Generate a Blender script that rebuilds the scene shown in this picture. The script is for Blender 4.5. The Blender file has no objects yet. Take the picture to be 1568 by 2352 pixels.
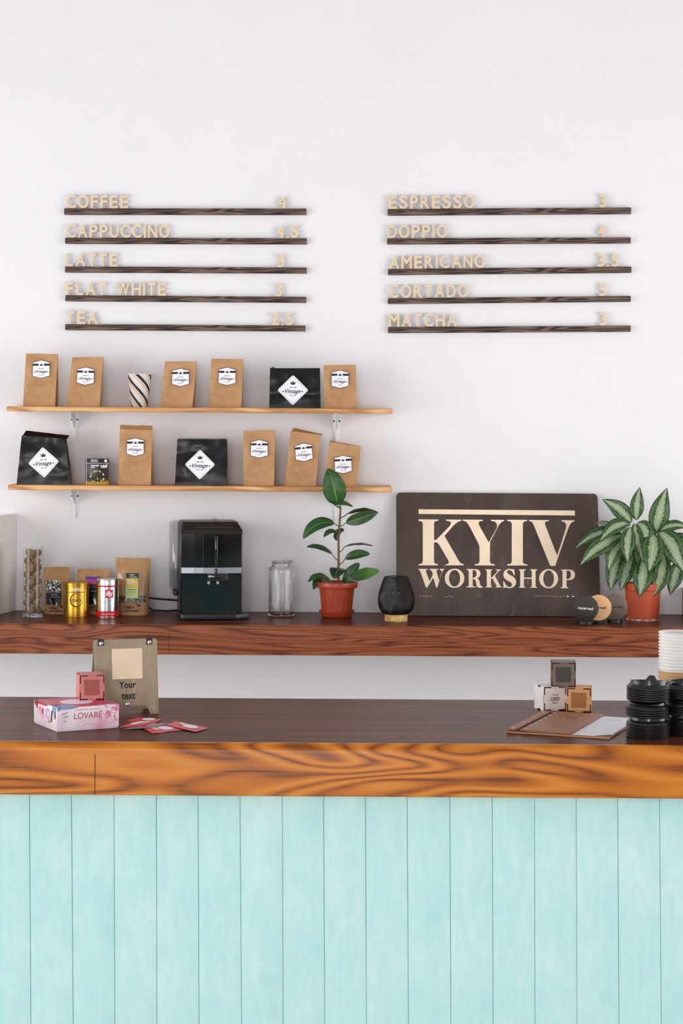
import bpy, bmesh, math, random
from mathutils import Vector, Matrix, noise
R = math.radians
random.seed(7)
SC = bpy.context.scene
COL = SC.collection

# ------------------------------------------------------------------ camera
F, PX, PY, CZ, ROLL = 4700.0, 784.0, 945.0, 1.70, R(0.36)     # focal length in pixels, principal point, eye height
cam_d = bpy.data.cameras.new('camera')
cam_d.sensor_fit = 'VERTICAL'; cam_d.sensor_height = 36.0
cam_d.lens = F / 2352.0 * 36.0
cam_d.shift_x = 0.0; cam_d.shift_y = (PY - 1176.0) / 2352.0
cam_d.clip_end = 60
cam = bpy.data.objects.new('camera', cam_d); COL.objects.link(cam)
cam.matrix_world = Matrix.Translation((0, 0, CZ)) @ Matrix.Rotation(R(90), 4, 'X') @ Matrix.Rotation(ROLL, 4, 'Z')
SC.camera = cam

# ------------------------------------------------------------------ light and exposure
SC.view_settings.view_transform = 'Standard'; SC.view_settings.look = 'None'
SC.view_settings.gamma = 1.0; SC.view_settings.use_curve_mapping = False
SC.view_settings.exposure = -0.03
w = bpy.data.worlds.new('sky'); SC.world = w; w.use_nodes = True
bg = w.node_tree.nodes['Background']
bg.inputs['Color'].default_value = (0.86, 0.93, 1.0, 1); bg.inputs['Strength'].default_value = 1.0
def area(name, loc, rot, sx, sy, power, col=(1, 1, 1)):
    d = bpy.data.lights.new(name, 'AREA'); d.shape = 'RECTANGLE'; d.size = sx; d.size_y = sy
    d.energy = power; d.color = col
    o = bpy.data.objects.new(name, d); COL.objects.link(o); o.location = loc; o.rotation_euler = rot
    return o
# daylight through the tall shop window behind the camera, plus a fill light added at each unseen side wall
area('daylight_rear_window', (-1.9, -6.93, 2.5), (R(90), 0, 0), 2.0, 3.2, 200, (0.99, 0.99, 1.0))
area('daylight_glass_door', (-0.2, -6.93, 1.15), (R(90), 0, 0), 1.2, 2.2, 150, (0.99, 0.99, 1.0))
area('fill_light_left', (-3.93, 5.2, 1.45), (R(90), 0, R(-90)), 3.4, 2.4, 108, (0.96, 0.98, 1.0))  # added fill: brightens the aisle floor and the wall under the back counter
area('fill_light_right', (3.93, 5.2, 1.45), (R(90), 0, R(90)), 3.4, 2.4, 104, (0.99, 0.99, 1.0))  # matching added fill from the right side

# ------------------------------------------------------------------ pixel <-> place
def uv0(px, py):
    u, v = px - PX, py - PY
    c, s = math.cos(ROLL), math.sin(ROLL)
    return u * c + v * s, -u * s + v * c
def P(px, py, Y):
    u, v = uv0(px, py)
    return Vector((u / F * Y, Y, CZ - v / F * Y))
def onz(px, py, z):
    u, v = uv0(px, py)
    return P(px, py, (CZ - z) * F / v)
def S(Y): return Y / F
YW = F / 550.0                      # back wall
YBF = YW / 1.068; ZB = CZ - 492.5 / F * YBF            # back counter: front edge, top
YF1 = F / 1083.0; ZF = CZ - 764.5 / F * YF1            # front counter: front edge, top
YF2 = YF1 * 1.158
YS = YW * (1 - 0.0273)              # shelf fronts

# ------------------------------------------------------------------ scene tree helpers
def setp(o, label=None, cat=None, group=None, kind=None):
    if label: o['label'] = label
    if cat: o['category'] = cat
    if group: o['group'] = group
    if kind: o['kind'] = kind
    return o
def thing(name, label, cat, loc=(0, 0, 0), rz=0, group=None):
    o = bpy.data.objects.new(name, None); COL.objects.link(o)
    o.empty_display_size = 0.02; o.location = loc; o.rotation_euler = (0, 0, rz)
    return setp(o, label, cat, group)
def origin(o):
    v = Vector((0, 0, 0))
    while o: v += Vector(o.location); o = o.parent
    return v
def link_mesh(name, me, mat, parent=None, loc=(0, 0, 0), rot=(0, 0, 0), label=None):
    if mat is not None:
        me.materials.clear()
        for m in (mat if isinstance(mat, (list, tuple)) else [mat]): me.materials.append(m)
    o = bpy.data.objects.new(name, me); COL.objects.link(o)
    o.parent = parent; o.location = loc; o.rotation_euler = rot
    if label: o['label'] = label
    return o

class MB:
    """collects shapes for ONE mesh"""
    def __init__(s): s.v = []; s.f = []; s.m = []; s.uv = {}
    def add(s, vs, fs, mi=0, M=None):
        b = len(s.v)
        s.v += [(M @ Vector(q)) if M is not None else Vector(q) for q in vs]
        s.f += [tuple(b + i for i in f) for f in fs]; s.m += [mi] * len(fs)
        return b
    def bm(s, bm, M=None, mi=0):
        bm.verts.index_update()
        s.add([v.co.copy() for v in bm.verts], [tuple(v.index for v in f.verts) for f in bm.faces], mi, M); bm.free()
    def mesh(s, me, M=None, mi=0):
        s.add([v.co.copy() for v in me.vertices], [tuple(p.vertices) for p in me.polygons], mi, M)
    def box(s, c, d, bev=0.0, seg=2, M=None, mi=0):
        bm = bmesh.new(); bmesh.ops.create_cube(bm, size=1.0)
        for v in bm.verts: v.co = Vector((v.co.x * d[0], v.co.y * d[1], v.co.z * d[2])) + Vector(c)
        if bev: bmesh.ops.bevel(bm, geom=list(bm.edges), offset=bev, segments=seg, profile=0.5, affect='EDGES')
        s.bm(bm, M, mi)
    def prism(s, pts, lo, hi, axis='z', M=None, mi=0, bev=0.0):
        """polygon pts (a,b) extruded lo..hi along axis: z:(a,b,t) y:(a,t,b) x:(t,a,b)"""
        mk = {'z': lambda a, b, t: (a, b, t), 'y': lambda a, b, t: (a, t, b), 'x': lambda a, b, t: (t, a, b)}[axis]
        n = len(pts); bm = bmesh.new()
        A = [bm.verts.new(mk(a, b, lo)) for a, b in pts]; B = [bm.verts.new(mk(a, b, hi)) for a, b in pts]
        for i in range(n): bm.faces.new((A[i], A[(i + 1) % n], B[(i + 1) % n], B[i]))
        bm.faces.new(A[::-1]); bm.faces.new(B)
        bmesh.ops.recalc_face_normals(bm, faces=list(bm.faces))
        if bev: bmesh.ops.bevel(bm, geom=list(bm.edges), offset=bev, segments=2, profile=0.5, affect='EDGES')
        s.bm(bm, M, mi)
    def lathe(s, prof, seg=40, M=None, mi=0, fn=None, closed=False):
        """prof [(r,z)]; fn(i, angle, r, z)->(r,z)"""
        b = len(s.v); vs = []; fs = []; n = len(prof)
        for i, (r, z) in enumerate(prof):
            for k in range(seg):
                a = 2 * math.pi * k / seg
                rr, zz = fn(i, a, r, z) if fn else (r, z)
                vs.append((rr * math.cos(a), rr * math.sin(a), zz))
        for i in range(n - 1 if not closed else n):
            j = (i + 1) % n
            for k in range(seg):
                k2 = (k + 1) % seg
                fs.append((i * seg + k, i * seg + k2, j * seg + k2, j * seg + k))
        if not closed:
            if prof[0][0] > 1e-6 and prof[0][0] < 1e9: fs.append(tuple(range(seg))[::-1])
            if prof[-1][0] > 1e-6: fs.append(tuple((n - 1) * seg + k for k in range(seg)))
        s.add(vs, fs, mi, M)
    def shell(s, prof, seg=40, M=None, mi=0, fn=None):
        """lathe without caps"""
        vs = []; fs = []; n = len(prof)
        for i, (r, z) in enumerate(prof):
            for k in range(seg):
                a = 2 * math.pi * k / seg
                rr, zz = fn(i, a, r, z) if fn else (r, z)
                vs.append((rr * math.cos(a), rr * math.sin(a), zz))
        for i in range(n - 1):
            for k in range(seg):
                k2 = (k + 1) % seg
                fs.append((i * seg + k, i * seg + k2, (i + 1) * seg + k2, (i + 1) * seg + k))
        s.add(vs, fs, mi, M)
    def tube(s, pts, r, seg=8, M=None, mi=0, cap=True):
        pts = [Vector(p) for p in pts]; n = len(pts)
        rs = r if isinstance(r, (list, tuple)) else [r] * n
        up = Vector((0, 0, 1)); vs = []; fs = []; prev = None
        for i, p in enumerate(pts):
            t = (pts[min(i + 1, n - 1)] - pts[max(i - 1, 0)]).normalized()
            if prev is None:
                a = up if abs(t.dot(up)) < 0.9 else Vector((1, 0, 0))
                x = t.cross(a).normalized()
            else:
                x = (prev - t * prev.dot(t)).normalized()
            prev = x; y = t.cross(x)
            for k in range(seg):
                q = 2 * math.pi * k / seg
                vs.append(p + x * (rs[i] * math.cos(q)) + y * (rs[i] * math.sin(q)))
        for i in range(n - 1):
            for k in range(seg):
                k2 = (k + 1) % seg
                fs.append((i * seg + k, i * seg + k2, (i + 1) * seg + k2, (i + 1) * seg + k))
        if cap: fs.append(tuple(range(seg))[::-1]); fs.append(tuple((n - 1) * seg + k for k in range(seg)))
        s.add(vs, fs, mi, M)
    def build(s, name, mat, parent=None, world=False, smooth=35, label=None, loc=(0, 0, 0), rot=(0, 0, 0), uv=None):
        off = (origin(parent) if parent else Vector((0, 0, 0))) if world else Vector((0, 0, 0))
        me = bpy.data.meshes.new(name)
        me.from_pydata([tuple(v - off) for v in s.v], [], s.f); me.update()
        if len(set(s.m)) > 1: me.polygons.foreach_set('material_index', s.m)
        if uv:
            L = me.uv_layers.new(name='UVMap')
            for lp in me.loops: L.data[lp.index].uv = uv[lp.vertex_index]
        if smooth:
            me.shade_smooth()
            me.set_sharp_from_angle(angle=R(smooth))
        return link_mesh(name, me, mat, parent, loc, rot, label)

FRONT = Matrix(((1, 0, 0, 0), (0, 0, -1, 0), (0, 1, 0, 0), (0, 0, 0, 1)))    # drawing plane xy -> upright, facing -Y
def T(x=0, y=0, z=0): return Matrix.Translation((x, y, z))
def Rz(a): return Matrix.Rotation(a, 4, 'Z')
def Rx(a): return Matrix.Rotation(a, 4, 'X')
def Ry(a): return Matrix.Rotation(a, 4, 'Y')
def Sc(x, y=None, z=None): return Matrix.Diagonal((x, x if y is None else y, x if z is None else z, 1))

_tc = {}
def text_mesh(txt, bold=0.0, shear=0.0, depth=0.0, space=1.0):
    """unit text, cap height about 0.73, left aligned on the baseline, in the xy plane"""
    key = (txt, bold, shear, depth, space)
    if key not in _tc:
        cu = bpy.data.curves.new('t', 'FONT'); cu.body = txt; cu.offset = bold; cu.shear = shear; cu.extrude = depth / 2
        cu.space_character = space; cu.resolution_u = 4
        ob = bpy.data.objects.new('t', cu)
        me = bpy.data.meshes.new_from_object(ob)
        bpy.data.objects.remove(ob); _tc[key] = me
    return _tc[key]
def bounds(me):
    xs = [v.co.x for v in me.vertices]; ys = [v.co.y for v in me.vertices]
    return min(xs), max(xs), min(ys), max(ys)
def put_text(mb, txt, cx, cy, w, h, M, bold=0.0, shear=0.0, mi=0, t=0.0002, space=1.0):
    """text scaled into a w x h box centred on (cx,cy) of the drawing plane M"""
    me = text_mesh(txt, bold, shear, 0.02, space)
    a, b, c, d = bounds(me)
    if w is None: w = (b - a) * h / (d - c)
    mb.mesh(me, M @ T(cx, cy, 0) @ Sc(w / (b - a), h / (d - c), t / 0.02) @ T(-(a + b) / 2, -(c + d) / 2, 0.01), mi)
def poly_mesh(contours, depth=0.001):
    """filled outlines (later ones may be holes), extruded 0..depth in +z"""
    cu = bpy.data.curves.new('p', 'CURVE'); cu.dimensions = '2D'; cu.fill_mode = 'BOTH'; cu.extrude = depth / 2
    for c in contours:
        sp = cu.splines.new('POLY'); sp.points.add(len(c) - 1); sp.use_cyclic_u = True
        for q, (x, y) in zip(sp.points, c): q.co = (x, y, 0, 1)
    ob = bpy.data.objects.new('p', cu); me = bpy.data.meshes.new_from_object(ob)
    bpy.data.objects.remove(ob); bpy.data.curves.remove(cu)
    for v in me.vertices: v.co.z += depth / 2
    return me
def ellipse(cx, cy, rx, ry, n=40): return [(cx + rx * math.cos(2 * math.pi * k / n), cy + ry * math.sin(2 * math.pi * k / n)) for k in range(n)]
def rrect(x0, y0, x1, y1, r, n=6):
    out = []
    for cx, cy, a0 in ((x1 - r, y1 - r, 0), (x0 + r, y1 - r, 90), (x0 + r, y0 + r, 180), (x1 - r, y0 + r, 270)):
        for k in range(n + 1):
            a = R(a0 + 90 * k / n); out.append((cx + r * math.cos(a), cy + r * math.sin(a)))
    return out
def star(cx, cy, r, n=5): return [(cx + (r if k % 2 == 0 else r * .42) * math.sin(math.pi * k / n), cy + (r if k % 2 == 0 else r * .42) * math.cos(math.pi * k / n)) for k in range(2 * n)]
def rect(x0, y0, x1, y1): return [(x0, y0), (x1, y0), (x1, y1), (x0, y1)]
ORD = ['', 'first', 'second', 'third', 'fourth', 'fifth', 'sixth', 'seventh', 'eighth', 'ninth', 'tenth', 'eleventh', 'twelfth',
       'thirteenth', 'fourteenth', 'fifteenth', 'sixteenth', 'seventeenth', 'eighteenth', 'nineteenth', 'twentieth']

# ------------------------------------------------------------------ materials
def lin(c):
    if isinstance(c, str):
        c = tuple(int(c[i:i + 2], 16) / 255 for i in (0, 2, 4))
    return tuple((x / 12.92 if x <= 0.04045 else ((x + 0.055) / 1.055) ** 2.4) for x in c) + (1.0,)
def newmat(name):
    m = bpy.data.materials.new(name); m.use_nodes = True
    return m, m.node_tree, m.node_tree.nodes['Principled BSDF']
def nd(nt, typ, **kw):
    n = nt.nodes.new(typ)
    for k, v in kw.items():
        if hasattr(n, k): setattr(n, k, v)
    return n
def sock(nt, s, v):
    if isinstance(v, bpy.types.NodeSocket): nt.links.new(v, s)
    else: s.default_value = v
def coord(nt, scale=(1, 1, 1), kind='Object', loc=(0, 0, 0), rot=(0, 0, 0)):
    tc = nd(nt, 'ShaderNodeTexCoord'); mp = nd(nt, 'ShaderNodeMapping')
    nt.links.new(tc.outputs[kind], mp.inputs['Vector'])
    mp.inputs['Scale'].default_value = scale; mp.inputs['Location'].default_value = loc; mp.inputs['Rotation'].default_value = rot
    return mp.outputs['Vector']
def nz(nt, vec, scale=1.0, detail=2.0, rough=0.5, dist=0.0):
    n = nd(nt, 'ShaderNodeTexNoise')
    nt.links.new(vec, n.inputs['Vector'])
    n.inputs['Scale'].default_value = scale; n.inputs['Detail'].default_value = detail
    n.inputs['Roughness'].default_value = rough; n.inputs['Distortion'].default_value = dist
    return n.outputs['Fac']
def mth(nt, op, a, b=0.0, c=None):
    n = nd(nt, 'ShaderNodeMath', operation=op); sock(nt, n.inputs[0], a); sock(nt, n.inputs[1], b)
    if c is not None: sock(nt, n.inputs[2], c)
    return n.outputs[0]
def ramp(nt, fac, stops, interp='LINEAR'):
    n = nd(nt, 'ShaderNodeValToRGB'); cr = n.color_ramp; cr.interpolation = interp
    while len(cr.elements) < len(stops): cr.elements.new(0.5)
    for e, (p, c) in zip(cr.elements, stops):
        e.position = p; e.color = lin(c) if not (isinstance(c, tuple) and len(c) == 4) else c
    nt.links.new(fac, n.inputs['Fac']); return n.outputs['Color']
def mix(nt, fac, a, b, mode='MIX'):
    n = nd(nt, 'ShaderNodeMix', data_type='RGBA', blend_type=mode)
    sock(nt, n.inputs['Factor'], fac); sock(nt, n.inputs['A'], a); sock(nt, n.inputs['B'], b)
    return n.outputs['Result']
def bump(nt, b, h, strength=0.2, dist=0.001):
    n = nd(nt, 'ShaderNodeBump'); n.inputs['Strength'].default_value = strength; n.inputs['Distance'].default_value = dist
    nt.links.new(h, n.inputs['Height']); nt.links.new(n.outputs['Normal'], b.inputs['Normal'])
def plain(name, c, rough=0.5, metal=0.0, var=0.08, vs=40, coat=0.0, bmp=0.0, spec=None):
    m, nt, b = newmat(name); c = lin(c)
    v = nz(nt, coord(nt), vs, 3)
    k = lambda q: tuple(min(1, x * q) for x in c[:3]) + (1,)
    col = ramp(nt, v, [(0.3, k(1 - var)), (0.7, k(1 + var))])
    nt.links.new(col, b.inputs['Base Color'])
    b.inputs['Roughness'].default_value = rough; b.inputs['Metallic'].default_value = metal
    if coat: b.inputs['Coat Weight'].default_value = coat; b.inputs['Coat Roughness'].default_value = 0.08
    if spec is not None: b.inputs['Specular IOR Level'].default_value = spec
    if bmp: bump(nt, b, nz(nt, coord(nt), vs * 4, 3), bmp)
    return m
def wood(name, cols, fig=(0.8, 4, 5), k=30, fine=(4, 90, 160), rough=0.35, coat=0.0, dist=0.5, fmix=0.35, loc=(0, 0, 0), bmp=0.05, detail=1.5, spec=0.35, ior=1.5):
    """figured wood: contour bands of a stretched noise, plus fine streaks"""
    m, nt, b = newmat(name)
    n1 = nz(nt, coord(nt, fig, loc=loc), 1.0, detail, 0.45, dist)
    sn = mth(nt, 'SINE', mth(nt, 'MULTIPLY', n1, k))
    t = mth(nt, 'MULTIPLY_ADD', sn, 0.5, 0.5)
    n2 = nz(nt, coord(nt, fine), 1.0, 3, 0.6)
    t2 = mth(nt, 'ADD', mth(nt, 'MULTIPLY', t, 1 - fmix), mth(nt, 'MULTIPLY', n2, fmix))
    col = ramp(nt, t2, cols)
    nt.links.new(col, b.inputs['Base Color']); b.inputs['Roughness'].default_value = rough; b.inputs['Specular IOR Level'].default_value = spec; b.inputs['IOR'].default_value = ior
    if coat: b.inputs['Coat Weight'].default_value = coat; b.inputs['Coat Roughness'].default_value = 0.12
    if bmp: bump(nt, b, n2, bmp)
    return m
def thinglass(name, tint=(0.97, 0.985, 0.98), ior=1.5, rough=0.02, boost=1.0):
    m, nt, b = newmat(name); nt.nodes.remove(b)
    out = nt.nodes['Material Output']
    tr = nd(nt, 'ShaderNodeBsdfTransparent'); tr.inputs['Color'].default_value = tint + (1,)
    gl = nd(nt, 'ShaderNodeBsdfGlossy'); gl.inputs['Roughness'].default_value = rough
    fr = nd(nt, 'ShaderNodeLayerWeight'); fr.inputs['Blend'].default_value = 0.5
    f0 = ((ior - 1) / (ior + 1)) ** 2
    rf = mth(nt, 'MULTIPLY_ADD', mth(nt, 'POWER', fr.outputs['Facing'], 5.0), 0.4, f0)
    mx = nd(nt, 'ShaderNodeMixShader')
    nt.links.new(mth(nt, 'MULTIPLY', rf, boost), mx.inputs[0])
    nt.links.new(tr.outputs[0], mx.inputs[1]); nt.links.new(gl.outputs[0], mx.inputs[2])
    nt.links.new(mx.outputs[0], out.inputs['Surface'])
    return m
M = {}
M['wall'] = plain('wall_paint', (0.925, 0.912, 0.915), 0.9, var=0.012, vs=3, bmp=0.02)
M['ceil'] = plain('ceiling_paint', (0.70, 0.70, 0.71), 0.95, var=0.01)
M['floor'] = wood('floor_boards', [(0.2, 'dcd8d4'), (0.6, 'e8e5e2'), (0.9, 'efedea')], (1, 6, 6), 14, rough=0.4)
M['frame'] = plain('window_frame', 'e9e9e6', 0.4, var=0.02)
M['top_wood'] = wood('counter_top_laminate', [(0.15, '3f1f14'), (0.5, '5a2f1f'), (0.85, '6f3d29')], (0.7, 16, 9), 20, (3, 120, 120), 0.3, 0.0, fmix=0.6, spec=0.3, ior=1.17)
M['front_wood'] = wood('counter_edge_walnut', [(0.05, '5b2c0e'), (0.15, '7d4314'), (0.27, 'b0611a'), (0.6, 'cd7720'), (0.95, 'df9238')], (0.85, 3, 5.5), 105, (2.0, 60, 150), 0.32, 0.05, dist=0.9, fmix=0.38, detail=1.6, spec=0.2)
M['back_wood'] = wood('back_counter_edge_walnut', [(0.06, '3d1a0d'), (0.17, '592915'), (0.30, '763d22'), (0.95, '94532f')], (0.85, 3, 7.5), 100, (2.0, 60, 150), 0.32, 0.08, dist=0.9, fmix=0.38, loc=(3, 1, 2), detail=1.6, spec=0.22)
M['rail'] = wood('rail_dark_ash', [(0.12, '1f1714'), (0.34, '44362e'), (0.6, '5f4e44'), (0.9, '7f6c5e')], (2.0, 20, 22), 46, (6, 150, 260), 0.6, dist=0.8, fmix=0.45, spec=0.2)
M['ply'] = plain('pale_plywood', 'e3cba9', 0.6, var=0.08, vs=25, spec=0.15)
M['burnt'] = plain('laser_burnt_edge', '3a2c22', 0.8)
M['shelf'] = wood('shelf_pine', [(0.05, 'a06c3c'), (0.35, 'c58c55'), (0.7, 'd9a56c'), (1.0, 'e6bb86')], (2.2, 20, 26), 20, (5, 120, 200), 0.45, 0.1, fmix=0.35)
M['galv'] = plain('white_lacquered_metal', 'd9dadc', 0.35, 0.1, var=0.02)
M['steel'] = plain('polished_steel', 'cfcfd2', 0.22, 1.0, var=0.03)
M['screw'] = plain('dark_screw', '3a3a42', 0.35, 0.8)
m, nt, b = newmat('kraft_paper')
n1 = nz(nt, coord(nt, (1, 1, 1)), 14, 4, .6, .3)
nt.links.new(ramp(nt, n1, [(.3, 'a67c53'), (.5, 'b98d62'), (.72, 'c69b70')]), b.inputs['Base Color']); b.inputs['Roughness'].default_value = .7; b.inputs['Specular IOR Level'].default_value = .25
cr = mth(nt, 'ABSOLUTE', mth(nt, 'SUBTRACT', nz(nt, coord(nt, (1, 1, 1.3)), 20, 2, .5, .6), .5))
bump(nt, b, mth(nt, 'ADD', mth(nt, 'MULTIPLY', cr, 2.2), mth(nt, 'MULTIPLY', nz(nt, coord(nt), 140, 3), .35)), .35, .0022)
M['kraft'] = m
M['blackpaper'] = plain('black_coated_paper', '0b0b0a', 0.30, spec=0.35, var=0.2, vs=25, bmp=0.15)
M['white'] = plain('white_sticker', 'f0eef2', 0.55, var=0.01)
M['ink'] = plain('black_ink', '1c1822', 0.6)
M['cream'] = plain('cream_ink', 'f3dcc0', 0.6, var=0.02)
M['ply_front'] = plain('sign_birch_inlay', 'f8e0c2', 0.6, var=0.04, vs=12)
M['blackgloss'] = plain('black_gloss_plastic', '0b0c0e', 0.09, var=0.02, coat=0.2)
M['blackmat'] = plain('black_satin_plastic', '1d1d1e', 0.38, var=0.05)
M['charcoal'] = plain('charcoal_side_panel', '33312f', 0.4, 0.2, var=0.05)
M['silver'] = plain('silver_trim', 'a3a5a8', 0.3, 0.9, var=0.02)
M['rubber'] = plain('black_rubber', '141414', 0.6)
M['terracotta_plastic'] = plain('red_brown_plastic', 'ab3f22', 0.33, var=0.05)
M['terracotta'] = plain('orange_terracotta', 'cc5632', 0.55, var=0.06)
M['soil'] = plain('dark_soil', '2a2019', 0.95, var=0.4, vs=120)
M['gold'] = plain('gold_tin', 'b88a30', 0.27, 0.95, var=0.03)
M['red'] = plain('red_enamel', 'd41518', 0.3, var=0.02)
M['brownink'] = plain('brown_ink', '3c2116', 0.6)
M['blackwire'] = plain('black_wire', '0c0c0c', 0.4, 0.4)
M['lampwood'] = wood('lamp_base_pine', [(0.1, 'b98246'), (0.5, 'd9a862'), (1.0, 'e8c284')], (8, 40, 30), 14, (20, 200, 300), 0.45)
M['thinglass'] = thinglass('clear_thin_glass', boost=0.6)
M['film'] = thinglass('clear_film', (0.95, 0.95, 0.95), 1.6, 0.06, 1.3)
M['tank'] = thinglass('smoky_tank', (0.80, 0.79, 0.81), 1.5, 0.05)
m, nt, b = newmat('cast_glass'); b.inputs['Transmission Weight'].default_value = 1.0
b.inputs['Base Color'].default_value = (1.0, 1.0, 1.0, 1); b.inputs['Roughness'].default_value = 0.0; b.inputs['IOR'].default_value = 1.48
out = nt.nodes['Material Output']; tr = nd(nt, 'ShaderNodeBsdfTransparent'); mx = nd(nt, 'ShaderNodeMixShader'); mx.inputs[0].default_value = 0.15
nt.links.new(b.outputs[0], mx.inputs[1]); nt.links.new(tr.outputs[0], mx.inputs[2]); nt.links.new(mx.outputs[0], out.inputs['Surface'])
M['glass'] = m
# turquoise painted planks: brushed, faintly blotched paint
m, nt, b = newmat('turquoise_paint')
c1 = ramp(nt, nz(nt, coord(nt, (9, 9, 5)), 1.0, 5, 0.65), [(0.3, 'b9ebe7'), (0.52, 'cbf1ed'), (0.75, 'd9f6f3')])
c2 = ramp(nt, nz(nt, coord(nt, (60, 60, 14)), 1.0, 4, 0.7), [(0.35, 'f0fbfb'), (0.6, 'ffffff')])
nt.links.new(mix(nt, 1.0, c1, c2, 'MULTIPLY'), b.inputs['Base Color']); b.inputs['Roughness'].default_value = 0.5
bump(nt, b, nz(nt, coord(nt, (200, 200, 60)), 1.0, 3), 0.15)
M['turq'] = m
# groove behind the planks: paint worn to bare wood here and there
m, nt, b = newmat('groove_paint')
nt.links.new(ramp(nt, nz(nt, coord(nt, (7, 1, 2.2)), 1.0, 1), [(0.5, '8ed6d4'), (0.56, 'e2d5c0')]), b.inputs['Base Color']); b.inputs['Roughness'].default_value = 0.7
M['groove'] = m
# dark stained plywood with pale vertical flecks
def stained(name, base, mid, fleck, loc=(0, 0, 0), fs=(26, 26, 5)):
    m, nt, b = newmat(name)
    c = ramp(nt, nz(nt, coord(nt, (7, 7, 3), loc=loc), 1.0, 4, 0.6, 0.4), [(0.3, base), (0.7, mid)])
    f = ramp(nt, nz(nt, coord(nt, fs, loc=loc), 1.0, 4, 0.7, 0.6), [(0.60, (0, 0, 0, 1)), (0.74, (1, 1, 1, 1))])
    g = mth(nt, 'MULTIPLY', f, 0.55)
    nt.links.new(mix(nt, g, c, lin(fleck)), b.inputs['Base Color']); b.inputs['Roughness'].default_value = 0.5
    bump(nt, b, nz(nt, coord(nt, (80, 80, 10)), 1.0, 3), 0.1)
    return m
M['signply'] = stained('dark_stained_plywood', '3b2c25', '54433a', '9a7757')
M['greyply'] = stained('grey_stained_plywood', '8c7c64', 'b5a387', 'd8c8a6', (1, 2, 3), (34, 34, 8))
M['darkdisc'] = stained('black_stained_wood', '221d1a', '332c27', '4d443c', (5, 2, 1), (60, 60, 14))
M['greydisc'] = stained('weathered_grey_wood', '57493f', '7b6a5d', 'b09a86', (2, 7, 1), (60, 60, 10))
M['tandisc'] = plain('light_birch', 'e3ae7c', 0.55, var=0.08, vs=30)

# ================================================================== THE ROOM
def structure(name, mb, mat, parent=None, **kw):
    o = mb.build(name, mat, parent, **kw)
    if parent is None: o['kind'] = 'structure'
    return o
XL, XR, YR, ZC = -4.0, 4.0, -7.0, 4.3
q = MB(); q.box((0, (YR + YW) / 2, -0.05), (8.4, YW - YR + 0.4, 0.1)); structure('floor', q, M['floor'], smooth=0)
q = MB(); q.box((0, (YR + YW) / 2, ZC + 0.05), (8.4, YW - YR + 0.4, 0.1)); structure('ceiling', q, M['ceil'], smooth=0)
q = MB(); q.box((0, YW + 0.1, ZC / 2), (8.4, 0.2, ZC)); structure('wall_back', q, M['wall'], smooth=0)
def holed_wall(name, axis, pos, a0, a1, h0, h1, z0, z1, sgn):
    q = MB(); t = 0.2
    for lo, hi, zl, zh in ((a0, h0, 0, ZC), (h1, a1, 0, ZC), (h0, h1, 0, z0), (h0, h1, z1, ZC)):
        if hi - lo < 1e-4 or zh - zl < 1e-4: continue
        c = ((lo + hi) / 2, (zl + zh) / 2); d = (hi - lo, zh - zl)
        if axis == 'x': q.box((pos + sgn * t / 2, c[0], c[1]), (t, d[0], d[1]))
        else: q.box((c[0], pos + sgn * t / 2, c[1]), (d[0], t, d[1]))
    return structure(name, q, M['wall'], smooth=0)
holed_wall('wall_rear', 'y', YR, XL, XR, -2.95, 0.5, 0.03, 4.15, -1)
holed_wall('wall_left', 'x', XL, YR, YW, 3.45, 6.95, 0.2, 2.7, -1)
holed_wall('wall_right', 'x', XR, YR, YW, 3.45, 6.95, 0.2, 2.7, 1)
def window_frame(name, axis, pos, a0, a1, z0, z1):
    q = MB(); n = 3
    for k in range(n):
        a = a0 + 0.04 + (a1 - a0 - 0.08) * k / (n - 1)
        q.box((pos, a, (z0 + z1) / 2) if axis == 'x' else (a, pos, (z0 + z1) / 2), (0.06, 0.07, z1 - z0) if axis == 'x' else (0.07, 0.06, z1 - z0))
    for z in (z0 + 0.04, z1 - 0.04):
        q.box((pos, (a0 + a1) / 2, z) if axis == 'x' else ((a0 + a1) / 2, pos, z), (0.06, a1 - a0, 0.08) if axis == 'x' else (a1 - a0, 0.06, 0.08))
    structure(name, q, M['frame'], smooth=0)
window_frame('window_1', 'y', YR - 0.12, -2.95, -0.85, 0.85, 4.15)
window_frame('door_1', 'y', YR - 0.12, -0.85, 0.5, 0.03, 2.3)
q = MB(); q.box((-1.9, YR - 0.1, 0.44), (2.1, 0.2, 0.82)); q.box((-0.175, YR - 0.1, 3.225), (1.35, 0.2, 1.85)); structure('wall_rear_infill', q, M['wall'], smooth=0)
window_frame('added_window_left', 'x', XL - 0.12, 3.45, 6.95, 0.2, 2.7)  # unseen opening, added beside the aisle to let the left fill in
window_frame('added_window_right', 'x', XR + 0.12, 3.45, 6.95, 0.2, 2.7)  # unseen counterpart, added around the right fill

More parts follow.
